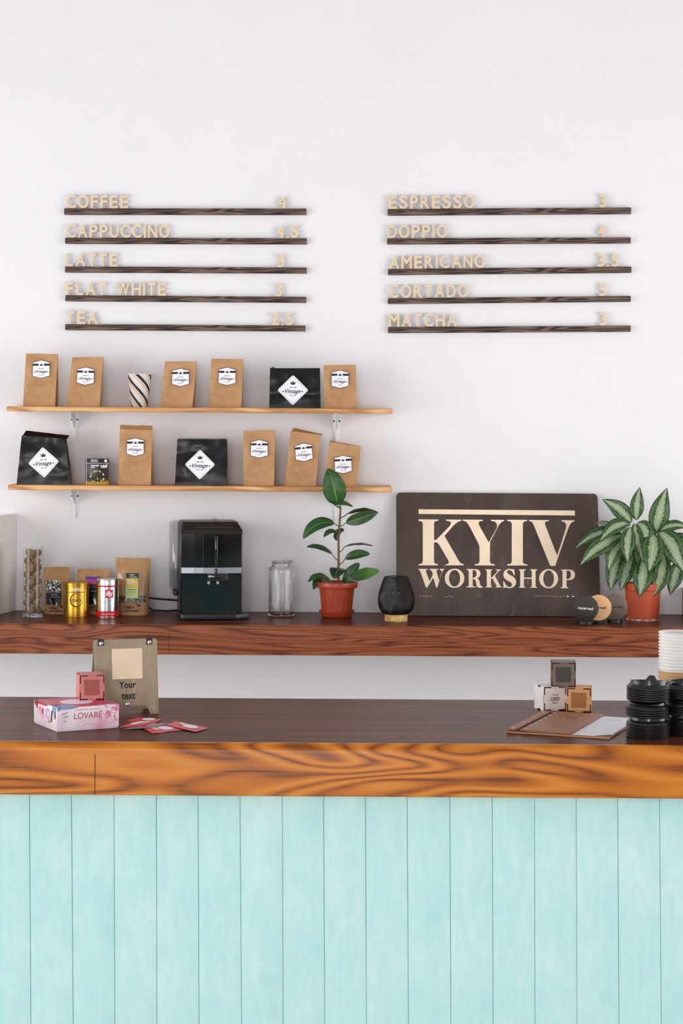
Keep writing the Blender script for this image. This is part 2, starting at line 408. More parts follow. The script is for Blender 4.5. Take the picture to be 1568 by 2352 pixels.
# ================================================================== COUNTERS
def slab(name, label, x0, x1, yf, yb, zt, th, mtop, mfront, r=0.012):
    """worktop with a rounded front nose: top board and figured front edge"""
    t = thing(name, label, 'counter', ((x0 + x1) / 2, (yf + yb) / 2, zt - th))
    q = MB(); pts = [(yb, zt - th), (yb, zt), (yf + r, zt)]
    q.prism([(yf + 0.02, zt - th + 0.002), (yb, zt - th + 0.002), (yb, zt), (yf + 0.02, zt)], x0, x1, 'x')
    q.build('worktop', mtop, t, world=True, smooth=20)
    q = MB(); n = 8; pr = [(yf + 0.0205, zt - th), (yf + 0.0205, zt)]
    for k in range(n + 1):
        a = R(90 + 90 * k / n); pr.append((yf + r + r * math.cos(a), zt - r + r * math.sin(a)))
    pr += [(yf, zt - th + 0.003), (yf + 0.003, zt - th)]
    q.prism(pr, x0, x1, 'x')
    q.build('front_edge', mfront, t, world=True, smooth=40, label='figured walnut front edge')
    return t
fc = slab('front_counter', 'long dark walnut front counter with orange figured edge above turquoise planks', -1.25, 1.6, YF1, YF2, ZF, 120.5 / F * YF1, M['top_wood'], M['front_wood'], 0.016)
bc = slab('back_counter', 'dark walnut wall counter carrying the coffee machine and plants', -2.0, 2.0, YBF, YW, ZB, 68.5 / F * YBF, M['top_wood'], M['back_wood'], 0.009)
# joints in the edge laminate
for par, px, ya, yb_, Y in ((fc, 218, 1733, 1824, YF1), (bc, 387, 1452, 1498, YBF), (bc, 110, 1484, 1499, YBF)):
    q = MB(); a, b_ = P(px, ya, Y), P(px, yb_, Y)
    q.box(((a.x + b_.x) / 2, Y - 0.0002, (a.z + b_.z) / 2), (0.0016, 0.0008, a.z - b_.z)); q.build('edge_joint', M['brownink'], par, world=True, smooth=0)
# turquoise plank cladding under the front counter
YP = YF1 + 0.022; zt = ZF - 120.5 / F * YF1
pl = thing('counter_cladding', 'turquoise painted vertical plank cladding below the front counter', 'panel', (0, YP, 0))
tops = [68, 164, 262, 359, 455, 551, 648, 743, 839, 935, 1033, 1130, 1227, 1323, 1418, 1514, 1611, 1708, 1805]
bots = [71, 168, 264, 360, 457, 555, 650, 746, 841, 938, 1035, 1132, 1228, 1325, 1421, 1518, 1614, 1711, 1808]
while tops[-1] < 2420: tops.append(tops[-1] + 96.6); bots.append(bots[-1] + 96.6)
seams = [(P(a, 1840, YP), P(b_, 2350, YP)) for a, b_ in zip(tops, bots)]
e0 = (P(1, 1840, YP), P(7, 2350, YP)); seams.insert(0, e0)
q = MB(); g = 0.0006
def at_z(s, z):
    a, b_ = s; k = (z - a.z) / (b_.z - a.z); return a.x + (b_.x - a.x) * k
for i in range(len(seams) - 1):
    xa0, xa1 = at_z(seams[i], zt) + g, at_z(seams[i], 0.0) + g
    xb0, xb1 = at_z(seams[i + 1], zt) - g, at_z(seams[i + 1], 0.0) - g
    bm = bmesh.new()
    jit = random.uniform(-0.0008, 0.0008)
    vs = [bm.verts.new(c) for c in ((xa1, YP + jit, 0), (xb1, YP + jit, 0), (xb0, YP + jit, zt - 0.001), (xa0, YP + jit, zt - 0.001),
                                     (xa1, YP + 0.014, 0), (xb1, YP + 0.014, 0), (xb0, YP + 0.014, zt - 0.001), (xa0, YP + 0.014, zt - 0.001))]
    for f in ((0, 1, 2, 3), (5, 4, 7, 6), (4, 0, 3, 7), (1, 5, 6, 2), (3, 2, 6, 7), (4, 5, 1, 0)): bm.faces.new([vs[k] for k in f])
    bmesh.ops.recalc_face_normals(bm, faces=list(bm.faces))
    bmesh.ops.bevel(bm, geom=list(bm.edges), offset=0.0012, segments=2, profile=0.5, affect='EDGES')
    q.bm(bm)
q.build('planks', M['turq'], pl, world=True, smooth=50)
q = MB(); q.box(((seams[0][1].x + seams[-1][0].x) / 2 + 0.02, YP + 0.0095, zt / 2), (seams[-1][0].x - seams[0][1].x - 0.02, 0.012, zt - 0.002))
q.build('backing_board', M['groove'], pl, world=True, smooth=0)
q = MB(); q.box((seams[0][1].x - 0.20, YP + 0.025, zt / 2), (0.46, 0.016, zt - 0.002)); q.build('corner_board', M['turq'], pl, world=True, smooth=0)
# side panels standing on the back counter
pa, pb = P(36, 1400, YW), onz(0, 1411, ZB)
dr = Vector((pb.x - pa.x, pb.y - pa.y, 0)).normalized()
zt2 = P(34, 1180, YW).z
c0 = Vector((pa.x, YW - 0.006, 0)); L = 0.42
q = MB(); n_ = Vector((-dr.y, dr.x, 0)); n_ = n_ if n_.x < 0 else -n_
A = [c0, c0 + dr * L, c0 + dr * L + n_ * 0.018, c0 + n_ * 0.018]
q.prism([(v.x, v.y) for v in A], ZB, zt2, 'z', bev=0.001)
M['greige'] = plain('pale_grey_laminate', 'eae4de', 0.6, var=0.04, vs=60)
o = q.build('side_panel', M['greige'], smooth=0); setp(o, 'pale grey upright side panel at the left end of the back counter', 'panel')
xr = P(1565.5, 1400, YW).x
q = MB(); q.prism(rrect(YBF + 0.06, ZB, YW - 0.004, P(1565, 1349, YW).z, 0.002), xr, xr + 0.018, 'x')
o = q.build('side_panel', M['back_wood'], smooth=20); setp(o, 'brown wooden side panel at the right end of the back counter', 'panel')

# ================================================================== MENU RAILS AND LETTERS
YM = YW - 0.022; sm = S(YM)
GW = dict(C=.74, O=.82, F=.58, E=.64, A=.74, P=.63, U=.68, I=.17, N=.70, L=.56, T=.62, W=1.0, H=.70, R=.69, S=.66, D=.69, M=.83)
GW.update({'1': .4, '2': .58, '3': .58, '4': .60, '5': .58, '.': .17})
RAILS = [
 (147.3, 478.5, 492.8, 703.2, 479.0, 493.5, [('COFFEE', 152, 294)], ('4', 638, 657), 'top left'),
 (149.3, 546.0, 559.6, 704.4, 547.3, 561.0, [('CAPPUCCINO', 152, 390)], ('4.5', 635, 686), 'second left'),
 (149.3, 612.0, 625.6, 704.0, 614.5, 628.8, [('LATTE', 151, 271)], ('3', 637, 654), 'third left'),
 (150.0, 678.0, 691.6, 703.0, 681.8, 695.6, [('FLAT', 152, 244.5), ('WHITE', 268.5, 382)], ('3', 633, 650), 'fourth left'),
 (149.6, 744.6, 758.0, 701.0, 747.8, 761.0, [('TEA', 154, 225)], ('2.5', 625, 675), 'bottom left'),
 (890.0, 480.0, 494.7, 1449.0, 476.5, 491.6, [('ESPRESSO', 892, 1090)], ('3', 1375.5, 1393), 'top right'),
 (889.0, 547.3, 561.0, 1448.0, 545.0, 559.0, [('DOPPIO', 890.5, 1028)], ('4', 1373, 1391), 'second right'),
 (891.0, 617.7, 631.5, 1449.5, 612.5, 626.8, [('AMERICANO', 895, 1115)], ('3.5', 1372, 1422), 'third right'),
 (890.5, 685.0, 698.0, 1448.0, 679.8, 693.6, [('CORTADO', 894, 1077)], ('5', 1376, 1393), 'fourth right'),
 (891.0, 751.0, 764.8, 1448.0, 748.0, 761.0, [('MATCHA', 894, 1050.5)], ('3', 1378, 1395), 'bottom right'),
]
_gl = {}
def glyph(ch, h, wdt, th=0.004):
    """one laser-cut letter: pale face, burnt edge; local x from 0, z from 0, face towards -Y"""
    key = (ch, round(h, 4), round(wdt, 4))
    if key in _gl: return _gl[key]
    src = text_mesh(ch, 0.024 if ch != '.' else 0.0, 0.0, 0.1)
    a, b_, c, d = bounds(src)
    q = MB(); q.mesh(src, FRONT @ Sc(wdt / (b_ - a), h / (d - c), th / 0.1) @ T(-a, -c, 0))
    me = bpy.data.meshes.new('letter_' + ch if ch.isalpha() else 'digit')
    me.from_pydata([tuple(v) for v in q.v], [], q.f); me.update()
    me.polygons.foreach_set('material_index', [0 if p.normal.y < -0.5 else 1 for p in me.polygons])
    me.materials.append(M['ply']); me.materials.append(M['burnt'])
    _gl[key] = me; return me
for xl, tl, bl, xr_, tr, br, words, price, where in RAILS:
    a, b_ = P(xl, tl, YM), P(xr_, tr, YM); a2 = P(xl, bl, YM)
    ln = (b_ - a).length; ang = math.atan2(b_.z - a.z, b_.x - a.x); hh = a.z - a2.z
    full = ' '.join(w_[0] for w_ in words)
    r = thing('menu_rail', f'dark wooden menu rail carrying {full} and price {price[0]}, {where} of the wall menu', 'menu rail', tuple(a), 0, 'dark menu rails on the wall')
    q = MB(); q.box((ln / 2, 0.011, -hh / 2), (ln, 0.022, hh), 0.0012, 2, M=Ry(-ang)); o = q.build('rail', M['rail'], r, smooth=40)
    o.location = (0, 0, 0)
    def lay(word, x0, x1, kind):
        W = (x1 - x0) * sm; h = 30.0 * sm
        ws = [GW[c] * h for c in word]
        gap = (W - sum(ws)) / max(1, len(word) - 1) if len(word) > 1 else 0
        if len(word) == 1: ws = [W]
        x = P(x0, 500, YM).x
        for i, ch in enumerate(word):
            k = (x - a.x) / (b_.x - a.x); z = a.z + (b_.z - a.z) * k
            hch = h * (1.03 if ch in 'COSG3' else 1.0) if ch != '.' else 0.15 * h
            me = glyph(ch, hch, ws[i])
            nm = {'word': 'menu_letter', 'price': 'price_digit' if ch != '.' else 'price_dot'}[kind]
            o = bpy.data.objects.new(nm, me); COL.objects.link(o)
            o.location = (x, YM + 0.006, z + 0.0003); o.rotation_euler = (0, -ang, 0)
            if kind == 'word':
                nth = ORD[i + 1] if i < len(word) - 1 else 'last'
                setp(o, f'pale plywood letter {ch}, {nth} letter of {word} on the {where} menu rail', 'letter', f'plywood letters spelling {word}')
            elif ch == '.':
                setp(o, f'small plywood dot in the price {word} on the {where} menu rail', 'dot', f'plywood price {word} on the {where} rail')
            else:
                setp(o, f'pale plywood digit {ch} of the price {word} on the {where} menu rail', 'digit', f'plywood price {word} on the {where} rail')
            x += ws[i] + gap
    for w_ in words: lay(w_[0], w_[1], w_[2], 'word')
    lay(price[0], price[1], price[2], 'price')

# ================================================================== SHELVES
def shelf(x0p, x1p, yp, th, label, br):
    a, b_ = P(x0p[0], x0p[1], YS), P(x1p[0], x1p[1], YS); z = (a.z + b_.z) / 2; t = th * S(YS)
    s = thing('wall_shelf', label, 'shelf', ((a.x + b_.x) / 2, YW, z), 0, 'pine shelves on brackets')
    q = MB(); q.box(((a.x + b_.x) / 2, (YS + YW) / 2, z - t / 2), (b_.x - a.x, YW - YS, t), 0.004, 3); q.build('board', M['shelf'], s, world=True, smooth=40)
    for bx, by0, by1 in br:
        top = z - t; zb_ = P(bx, by1, YW).z; x = P(bx, by0, YW - 0.004).x
        q = MB()
        # flared wall plate with a raised rib, and the arm under the board
        w0, w1 = 0.0175, 0.006
        q.prism([(x - w1, zb_), (x + w1, zb_), (x + w0, top - 0.045), (x + w0, top), (x - w0, top), (x - w0, top - 0.045)], YW - 0.003, YW - 0.0005, 'y')
        q.prism([(x - 0.0035, zb_ + 0.006), (x + 0.0035, zb_ + 0.006), (x + 0.0045, top), (x - 0.0045, top)], YW - 0.011, YW - 0.003, 'y')
        q.prism([(x - w0, YW - 0.001), (x + w0, YW - 0.001), (x + w0 * .5, YS + 0.05), (x - w0 * .5, YS + 0.05)], top - 0.0025, top - 0.0003, 'z')
        q.prism([(YW - 0.004, top - 0.001), (YW - 0.004, top - 0.07), (YS + 0.09, top - 0.001)], x - 0.0012, x + 0.0012, 'x')
        bo = q.build('bracket', M['galv'], s, world=True, smooth=30, label='white metal shelf bracket')
        for sx, sz in ((-0.012, top - 0.033), (0.012, top - 0.033), (0, zb_ + 0.012)):
            q = MB(); q.lathe([(0.0001, 0.003), (0.0025, 0.0026), (0.004, 0.0008), (0.004, 0)], 12, M=T(x + sx, YW - 0.003, sz) @ Rx(R(90))); q.build('screw', M['screw'], bo, world=True)
    return z
ZS1 = shelf((15, 934), (901.5, 938), 0, 11.5, 'upper pine wall shelf with kraft bags, a paper cup and one black bag', [(171, 950, 1017), (773, 952, 1024)])
ZS2 = shelf((18, 1113.6), (900, 1119), 0, 11.8, 'lower pine wall shelf with kraft bags, two black bags and a small gold box', [(172, 1130, 1191), (772, 1133, 1198)])

# ================================================================== COFFEE BAGS
CROWN = [(-.5, .25), (-.36, -.5), (.36, -.5), (.5, .25), (.44, .35), (.22, -.05), (.1, .28), (.12, .42), (0, .5), (-.12, .42), (-.1, .28), (-.22, -.05), (-.44, .35)]
def tr(pts, cx, cy, sx, sy=None): return [(cx + x * sx, cy + y * (sx if sy is None else sy)) for x, y in pts]
def ring(pts, k): return [pts, [(x * k, y * k) for x, y in pts][::-1]]
def crest_sticker(parent, cpos, sc, rot, tilt):
    """white crest label, sizes in photo pixels times sc"""
    hexp = [(0, 21.5), (20.5, 16), (20, 0), (20.5, -16), (0, -21.5), (-20.5, -16), (-20, 0), (-20.5, 16)]
    st = MB(); st.mesh(poly_mesh([hexp], 0.0003 / sc), FRONT @ Sc(sc))
    so = st.build('sticker', M['white'], parent, smooth=0, loc=cpos, rot=(tilt, -rot, 0))
    pr = MB(); D = 0.00015 / sc; L = FRONT @ Sc(sc) @ T(0, 0, 0.0003 / sc)
    for c in (ring(hexp, 0.955), [[(-20, 13), (-20, 8), (-6, 8), (-6.5, 10.5), (-6, 13)]], [[(20, 13), (20, 8), (6, 8), (6.5, 10.5), (6, 13)]], [tr(CROWN, 0, 10.5, 8, 5.5)],
              [star(-15.5, -6.5, 2.0)], [star(15.5, -6.5, 2.0)]):
        pr.mesh(poly_mesh(c, D), L)
    put_text(pr, 'New York', 0, 1.3, 12.5, 2.6, L, 0.02, 0.3, t=D)
    put_text(pr, 'Vintage', 0, -6.3, 26, 8.6, L, 0.02, 0.35, t=D, space=1.04)
    put_text(pr, 'Since 1946', 0, -13.4, 11, 2.0, L, 0.015, 0.3, t=D)
    pr.build('print', M['ink'], so, smooth=0, label='black Vintage crest print')
def diamond_sticker(parent, cpos, sc, rot, tilt, k=1.0):
    def dia(h, r=4, n=5):
        out = []
        for i in range(4):
            c = (math.cos(R(90 * i)) * (h - r * 1.414), math.sin(R(90 * i)) * (h - r * 1.414))
            for j in range(n + 1):
                a = R(90 * i - 45 + 90 * j / n); out.append((c[0] + r * math.cos(a), c[1] + r * math.sin(a)))
        return out
    st = MB(); st.mesh(poly_mesh([dia(36 * k)], 0.0003 / sc), FRONT @ Sc(sc)); so = st.build('sticker', M['white'], parent, smooth=0, loc=cpos, rot=(tilt, -rot, 0))
    pr = MB(); D = 0.00015 / sc; L = FRONT @ Sc(sc * k) @ T(0, 0, 0.0003 / sc)
    for c in ([dia(32.8, 3), dia(32.2, 3)[::-1]], [tr(CROWN, 0, 17, 12.5, 8.5)], [star(-22.5, -3.5, 2.8)], [star(22, -3.5, 2.8)], [rect(-18, -8.6, 12, -8.2)]):
        pr.mesh(poly_mesh(c, D), L)
    put_text(pr, 'New York', 0, 6.3, 17, 3.4, L, 0.025, 0.3, t=D)
    put_text(pr, 'Vintage', 0, -3.8, 37, 12, L, 0.02, 0.35, t=D, space=1.04)
    put_text(pr, 'Since 1946', 0, -12.6, 15.5, 2.8, L, 0.02, 0.3, t=D)
    pr.build('print', M['ink'], so, smooth=0, label='black Vintage diamond print')
def bag(label, quad, zs, mat, group, cat='bag', yf=None, depth=0.085, lean=0.03, flap=None, crump=0.0024, seed=0, fold=None, tab=False, toprag=0.0, name='kraft_bag'):
    """block-bottom paper bag lofted over its measured front; BL, BR, TR, TL in photo pixels"""
    yf = yf if yf else YS + 0.045
    BL, BR, TR, TL = quad
    base = P((BL[0] + BR[0]) / 2, BR[1], yf); base.z = zs
    root = thing(name, label, cat, (base.x, yf + depth / 2, zs), 0, group)
    nx, ny = 12, 18
    Bl, Br = P(BL[0], BL[1], yf), P(BR[0], BR[1], yf); Bl.z = Br.z = zs + 0.0003
    Tl, Tr = P(TL[0], TL[1], yf + lean), P(TR[0], TR[1], yf + lean)
    Hh = max(Tl.z, Tr.z) - zs
    q = MB(); rows = []
    for j in range(ny + 1):
        t = j / ny; row = []
        A = Bl.lerp(Tl, t); B = Br.lerp(Tr, t)
        dep = depth * (1 - t) ** 0.8 + 0.007
        for i in range(nx + 1):
            s_ = i / nx; p = A.lerp(B, s_)
            amp = crump * min(1, 5 * t)
            d = noise.noise(Vector((p.x * 22 + seed * 7.3, p.z * 22, seed))) * amp * 1.6 + noise.noise(Vector((p.x * 70 + seed, p.z * 55, seed + 4))) * amp * 0.7
            if fold and abs(t - fold) < 0.06: d += 0.0035 * (1 - abs(t - fold) / 0.06)
            bulge = -0.004 * math.sin(math.pi * s_) * math.sin(math.pi * min(1, t * 1.3))
            zz = p.z + (toprag * noise.noise(Vector((s_ * 6, seed, 1))) if j == ny else 0)
            row.append(Vector((p.x, p.y + d + bulge, zz)))
        y1 = A.y + dep
        pinch = 0.18 * (B - A).length * min(1, 2.2 * t * (1 - t) + 0.15) * 0.45
        rm = Vector((B.x - pinch, A.y + dep * 0.5, B.z)); lm = Vector((A.x + pinch, A.y + dep * 0.5, A.z))
        back = [Vector((row[i].x, y1 + noise.noise(Vector((i * .8, j * .7, seed))) * crump, row[i].z)) for i in range(nx, -1, -1)]
        rows.append(row + [rm] + back + [lm])
    n = len(rows[0])
    vs = [v for r_ in rows for v in r_]; fs = []
    for j in range(ny):
        for i in range(n):
            i2 = (i + 1) % n; fs.append((j * n + i, j * n + i2, (j + 1) * n + i2, (j + 1) * n + i))
    fs.append(tuple(range(n))[::-1])
    k = ny * n
    for i in range(nx): fs.append((k + i, k + i + 1, k + 2 * nx + 1 - i, k + 2 * nx + 2 - i))
    q.add(vs, fs); q.build('bag_body', mat, root, world=True, smooth=30)
    if flap:   # open mouth: the back panel stands taller than the front
        q = MB(); fl, fr = flap; m_ = 10; vs = []; fs = []
        Y0 = yf + lean + 0.008
        for i in range(m_ + 1):
            s_ = i / m_
            lo = Tl.lerp(Tr, s_) + Vector((0, 0.004, -0.004)); hi = P(fl[0], fl[1], Y0 + 0.018).lerp(P(fr[0], fr[1], Y0 + 0.018), s_)
            hi.z += 0.0018 * noise.noise(Vector((s_ * 5, seed, 3)))
            vs += [lo, hi, hi + Vector((0, 0.0008, 0)), lo + Vector((0, 0.0025, 0))]
        for i in range(m_):
            for c in range(4): fs.append((i * 4 + c, i * 4 + (c + 1) % 4, i * 4 + 4 + (c + 1) % 4, i * 4 + 4 + c))
        fs += [(3, 2, 1, 0), tuple(m_ * 4 + c for c in range(4))]
        q.add(vs, fs); q.build('top_fold', mat, root, world=True, smooth=40)
    if tab:
        c_ = P(tab[0], tab[1], yf + lean); q = MB()
        q.prism([(c_.x - 0.012, c_.z - 0.008), (c_.x + 0.008, c_.z - 0.008), (c_.x + 0.001, c_.z)], c_.y + 0.001, c_.y + 0.003, 'y'); q.build('tin_tie', mat, root, world=True, smooth=0)
    def on_front(px, py):
        p0 = P(px, py, yf + lean * 0.5); t = (p0.z - zs) / Hh
        p = P(px, py, yf + lean * t - 0.0072)
        return tuple(p - Vector(root.location)), math.atan2(lean, Hh)
    return root, on_front
KG, BG = 'kraft coffee bags on the wall shelves', 'black coffee bags on the wall shelves'
UP = 'on the upper shelf'; LO = 'on the lower shelf'
def kraft(label, quad, zs, stick, rot=0, **kw):
    r, of = bag(label, quad, zs, M['kraft'], KG, **kw); p, tl = of(*stick); crest_sticker(r, p, S(YS), R(rot), -tl)
def black(label, quad, zs, stick, rot=0, k=1.0, **kw):
    r, of = bag(label, quad, zs, M['blackpaper'], BG, name='black_bag', **kw); p, tl = of(*stick); diamond_sticker(r, p, S(YS), R(rot), -tl, k)
kraft('tall kraft bag with crest label, leftmost on the upper shelf', [(52.8, 933), (126, 933), (132.6, 813.2), (59.8, 811.7)], ZS1, (94.5, 848), 1, seed=1, fold=.2)
kraft('kraft bag with creased base and low crest label, second from left on the upper shelf', [(152.8, 933), (228, 933), (237.6, 819.5), (166, 820.5)], ZS1, (196.4, 864), -1, seed=2, fold=0.13, toprag=0.003)
kraft('kraft bag just right of the striped paper cup on the upper shelf', [(368.5, 934.6), (442, 935), (452, 829.6), (379, 830.2)], ZS1, (414.4, 866.9), 1, seed=3, fold=.24)
kraft('upright kraft bag between the cup side bag and the black bag on the upper shelf', [(480.7, 936), (554, 937), (558.2, 824.6), (485, 823.7)], ZS1, (521.4, 864.4), 0, seed=4, fold=0.3)
black('wide black bag with white diamond label on the upper shelf', [(618, 935.4), (735.5, 936.3), (734.5, 845.5), (620, 845.7)], ZS1, (672.5, 896), 0, seed=5, fold=0.33, crump=0.003, tab=(627, 841.5), depth=0.1)
kraft('kraft bag at the right end of the upper shelf, beside the black bag', [(746, 937), (820, 937), (816.5, 837.4), (743, 839)], ZS1, (780.7, 871), 0, seed=6, fold=0.08)
black('crumpled black bag with tilted diamond label at the left end of the lower shelf', [(38, 1109.6), (158.5, 1111), (152, 1008), (50, 1000)], ZS2, (100, 1062), 4.5, 1.0, seed=7, crump=0.005, flap=((60, 989), (160, 1000)), depth=0.1, lean=0.02)
kraft('tall kraft bag with folded open top, left on the lower shelf', [(272, 1111.4), (346, 1112), (349.5, 988), (275, 985.5)], ZS2, (310.6, 1027), 0, seed=8, fold=.2, flap=((275.5, 976), (349, 977.5)))
black('shiny black bag with ragged top and diamond label in the middle of the lower shelf', [(401.3, 1111.5), (519, 1113), (521, 1010), (407, 1010)], ZS2, (459, 1067), 0, 0.98, seed=9, crump=0.0045, toprag=0.008, depth=0.1, flap=((408, 1007), (520, 1007.5)))
kraft('flat fronted kraft bag right of the middle black bag on the lower shelf', [(558.7, 1114.3), (629.5, 1114.3), (631.4, 988.2), (558.7, 989.3)], ZS2, (595.2, 1031), 0, seed=10, fold=.22)
kraft('leaning kraft bag with slanted open top on the lower shelf', [(653.8, 1115), (725, 1116), (736.4, 998.6), (667.5, 990.3)], ZS2, (697.5, 1039), 5.5, seed=11, flap=((673.7, 982.4), (742, 998)), fold=0.28)
kraft('short kraft bag behind the top rubber plant leaf, right on the lower shelf', [(745.7, 1116.7), (818, 1117.7), (828.7, 1026.4), (756, 1014)], ZS2, (787.7, 1067), 3, seed=12, fold=.3, toprag=0.003, flap=((758, 1012), (828, 1025)))

# ================================================================== STRIPED PAPER CUP
def placed(px, py_front, z, rpx):
    """centre of a round thing whose front foot shows at (px, py_front) on a surface at height z"""
    p = onz(px, py_front, z); r = rpx * S(p.y); return Vector((p.x * (p.y + r) / p.y, p.y + r, z)), r
m, nt, b = newmat('striped_cup_print')
tc = nd(nt, 'ShaderNodeTexCoord'); sx = nd(nt, 'ShaderNodeSeparateXYZ'); nt.links.new(tc.outputs['Object'], sx.inputs[0])
an = mth(nt, 'DIVIDE', mth(nt, 'ARCTAN2', sx.outputs['Y'], sx.outputs['X']), 2 * math.pi)
ph = mth(nt, 'FRACT', mth(nt, 'MULTIPLY_ADD', sx.outputs['Z'], 17.5, mth(nt, 'MULTIPLY', an, 5.0)))
dots = mth(nt, 'SINE', mth(nt, 'MULTIPLY', sx.outputs['Z'], 1500))
c1 = ramp(nt, ph, [(0.0, '141012'), (0.14, 'f1ece6'), (0.24, '141012'), (0.29, 'e8ddd0'), (0.335, '141012'), (0.37, 'f1ece6'), (0.46, 'd2a982'), (0.52, 'e7cfb3'), (0.66, 'c59a72'), (0.70, '141012'), (0.73, 'f1ece6'), (0.83, '141012')], 'CONSTANT')
inb = mth(nt, 'MULTIPLY', mth(nt, 'GREATER_THAN', ph, 0.24), mth(nt, 'LESS_THAN', ph, 0.37))
c2 = mix(nt, mth(nt, 'MULTIPLY', inb, mth(nt, 'GREATER_THAN', dots, 0.1)), c1, lin('f1ece6'))
nt.links.new(c2, b.inputs['Base Color']); b.inputs['Roughness'].default_value = 0.5
M['stripecup'] = m
yc = YS + 0.1; k = S(yc)
cu = thing('paper_cup', 'paper cup with black, white and tan diagonal stripes on the upper shelf', 'cup', (P(320.3, 936, yc).x, yc, ZS1))
q = MB(); q.shell([(0.001, 0.004), (17.5 * k, 0.004), (18 * k, 0.0), (18.7 * k, 0.0003), (27.2 * k, 76 * k), (26.6 * k, 76 * k), (18 * k, 0.006), (0.001, 0.006)], 48); q.build('cup_wall', M['stripecup'], cu)
q = MB(); tor = [(27.3 * k + 0.0012 * math.cos(a), 76 * k + 0.0012 * math.sin(a)) for a in [2 * math.pi * i / 8 for i in range(8)]]
q.lathe(tor, 48, closed=True); q.build('rolled_rim', M['white'], cu)

# ================================================================== SMALL BLACK AND GOLD BOX
yb = YS + 0.05; k = S(yb)
gb = thing('gift_box', 'small black box printed with golden lights on the lower shelf', 'box', (P(220, 1113, yb).x, yb + 0.04, ZS2), R(9), None)
w_, h_, d_ = 52 * k, 60 * k, 0.075
m, nt, b = newmat('golden_light_print')
v = coord(nt, (1, 1, 1))
sx = nd(nt, 'ShaderNodeSeparateXYZ'); nt.links.new(v, sx.inputs[0])
hgt = mth(nt, 'MULTIPLY_ADD', sx.outputs['Z'], -28.0, 0.95)
c = ramp(nt, mth(nt, 'ADD', hgt, mth(nt, 'MULTIPLY', nz(nt, coord(nt, (60, 1, 25)), 1, 2), 0.5)), [(0.35, '1d1a14'), (0.75, '4c3a16'), (1.0, 'c89a3c')])
nt.links.new(c, b.inputs['Base Color']); b.inputs['Roughness'].default_value = 0.3
M['goldprint'] = m
q = MB(); q.box((0, 0, h_ / 2), (w_, d_, h_), 0.0015); q.build('carton', M['goldprint'], gb)
q = MB(); L = T(0, -d_ / 2 - 0.0002, 0) @ FRONT; D = 0.0002
for c in ([rect(-w_ / 2, h_ * .82, w_ / 2, h_ * .82 + 0.0012)], [rect(-w_ / 2 + 0.001, 0, -w_ / 2 + 0.0022, h_)], [rect(-.3 * w_, .94 * h_, 0, .965 * h_)], [rect(-.3 * w_, .88 * h_, .02 * w_, .90 * h_)],
          [rect(.15 * w_, .655 * h_, .42 * w_, .675 * h_)], [rect(-.3 * w_, .655 * h_, -.12 * w_, .68 * h_)]): q.mesh(poly_mesh(c, D), L)
put_text(q, 'чай', .28 * w_, .74 * h_, .32 * w_, .11 * h_, L, 0.03, 0.2, t=D); put_text(q, 'чорний', -.12 * w_, .74 * h_, .36 * w_, .10 * h_, L, 0.03, 0.2, t=D)
q.build('lettering', M['white'], gb, smooth=0)
q = MB(); rr = random.Random(4)
for i in range(26):
    a = rr.uniform(0, 2 * math.pi); x = .28 * w_ * math.cos(a) + rr.uniform(-.05, .05) * w_; z = .32 * h_ + .22 * h_ * math.sin(a)
    if i > 15: x = rr.uniform(-.3, .45) * w_; z = rr.uniform(.03, .25) * h_
    e = ellipse(0, 0, rr.uniform(.012, .022) * w_, rr.uniform(.03, .055) * w_, 10); ca, sa = math.cos(a * .6), math.sin(a * .6)
    q.mesh(poly_mesh([[(x + ex * ca - ey * sa, z + ex * sa + ey * ca) for ex, ey in e]], D), L)
M['goldlight'] = plain('pale_gold_print', 'f2d98a', 0.4, var=0.03)
q.build('golden_lights', M['goldlight'], gb, smooth=0)
q = MB(); q.mesh(poly_mesh([ellipse(.36 * w_, .92 * h_, .066 * w_, .066 * w_, 20)], D), L); q.build('seal', M['cream'], gb, smooth=0)

# ================================================================== BACK COUNTER
# ---- cylinder vase of walnuts
c, r = placed(74.5, 1419.5, ZB, 24.2)
kz = S(c.y); Hv = 160 * kz
vs_ = thing('glass_vase', 'tall clear glass cylinder vase filled with walnuts, left on the back counter', 'vase', tuple(c))
q = MB(); q.shell([(0.0005, 0.0), (r - 0.002, 0.0), (r, 0.002), (r, Hv - 0.001), (r - 0.0012, Hv), (r - 0.0025, Hv - 0.001), (r - 0.0025, 0.016), (r - 0.006, 0.0135), (0.0005, 0.0135)], 56)
q.build('vase_wall', M['thinglass'], vs_)
q = MB(); q.lathe([(0.0005, 0.001), (r - 0.0035, 0.001), (r - 0.003, 0.004), (r - 0.0045, 0.0125), (0.0005, 0.0125)], 40); q.build('thick_base', M['glass'], vs_)
m, nt, b = newmat('walnut_shell')
v1 = nz(nt, coord(nt, (130, 130, 60)), 1, 3, 0.6, 0.8)
nt.links.new(ramp(nt, v1, [(0.3, '7d5734'), (0.5, 'b0834f'), (0.75, 'd0a878')]), b.inputs['Base Color']); b.inputs['Roughness'].default_value = 0.6
bump(nt, b, v1, 0.9, 0.004); M['walnut'] = m
bm = bmesh.new(); bmesh.ops.create_icosphere(bm, subdivisions=4, radius=1.0)
for v in bm.verts:
    d = v.co.normalized(); k_ = 1 + 0.06 * noise.noise(d * 3.2) + 0.05 * noise.noise(d * 7) + 0.03 * noise.noise(d * 15)
    seam = max(0, 1 - abs(d.x) / 0.12); k_ += 0.06 * seam
    if d.z > 0.85: k_ += 0.25 * (d.z - 0.85)
    v.co = Vector((d.x * 0.94, d.y, d.z * 1.12)) * k_
wm = bpy.data.meshes.new('walnut'); bm.to_mesh(wm); bm.free(); wm.materials.append(M['walnut']); wm.shade_smooth()
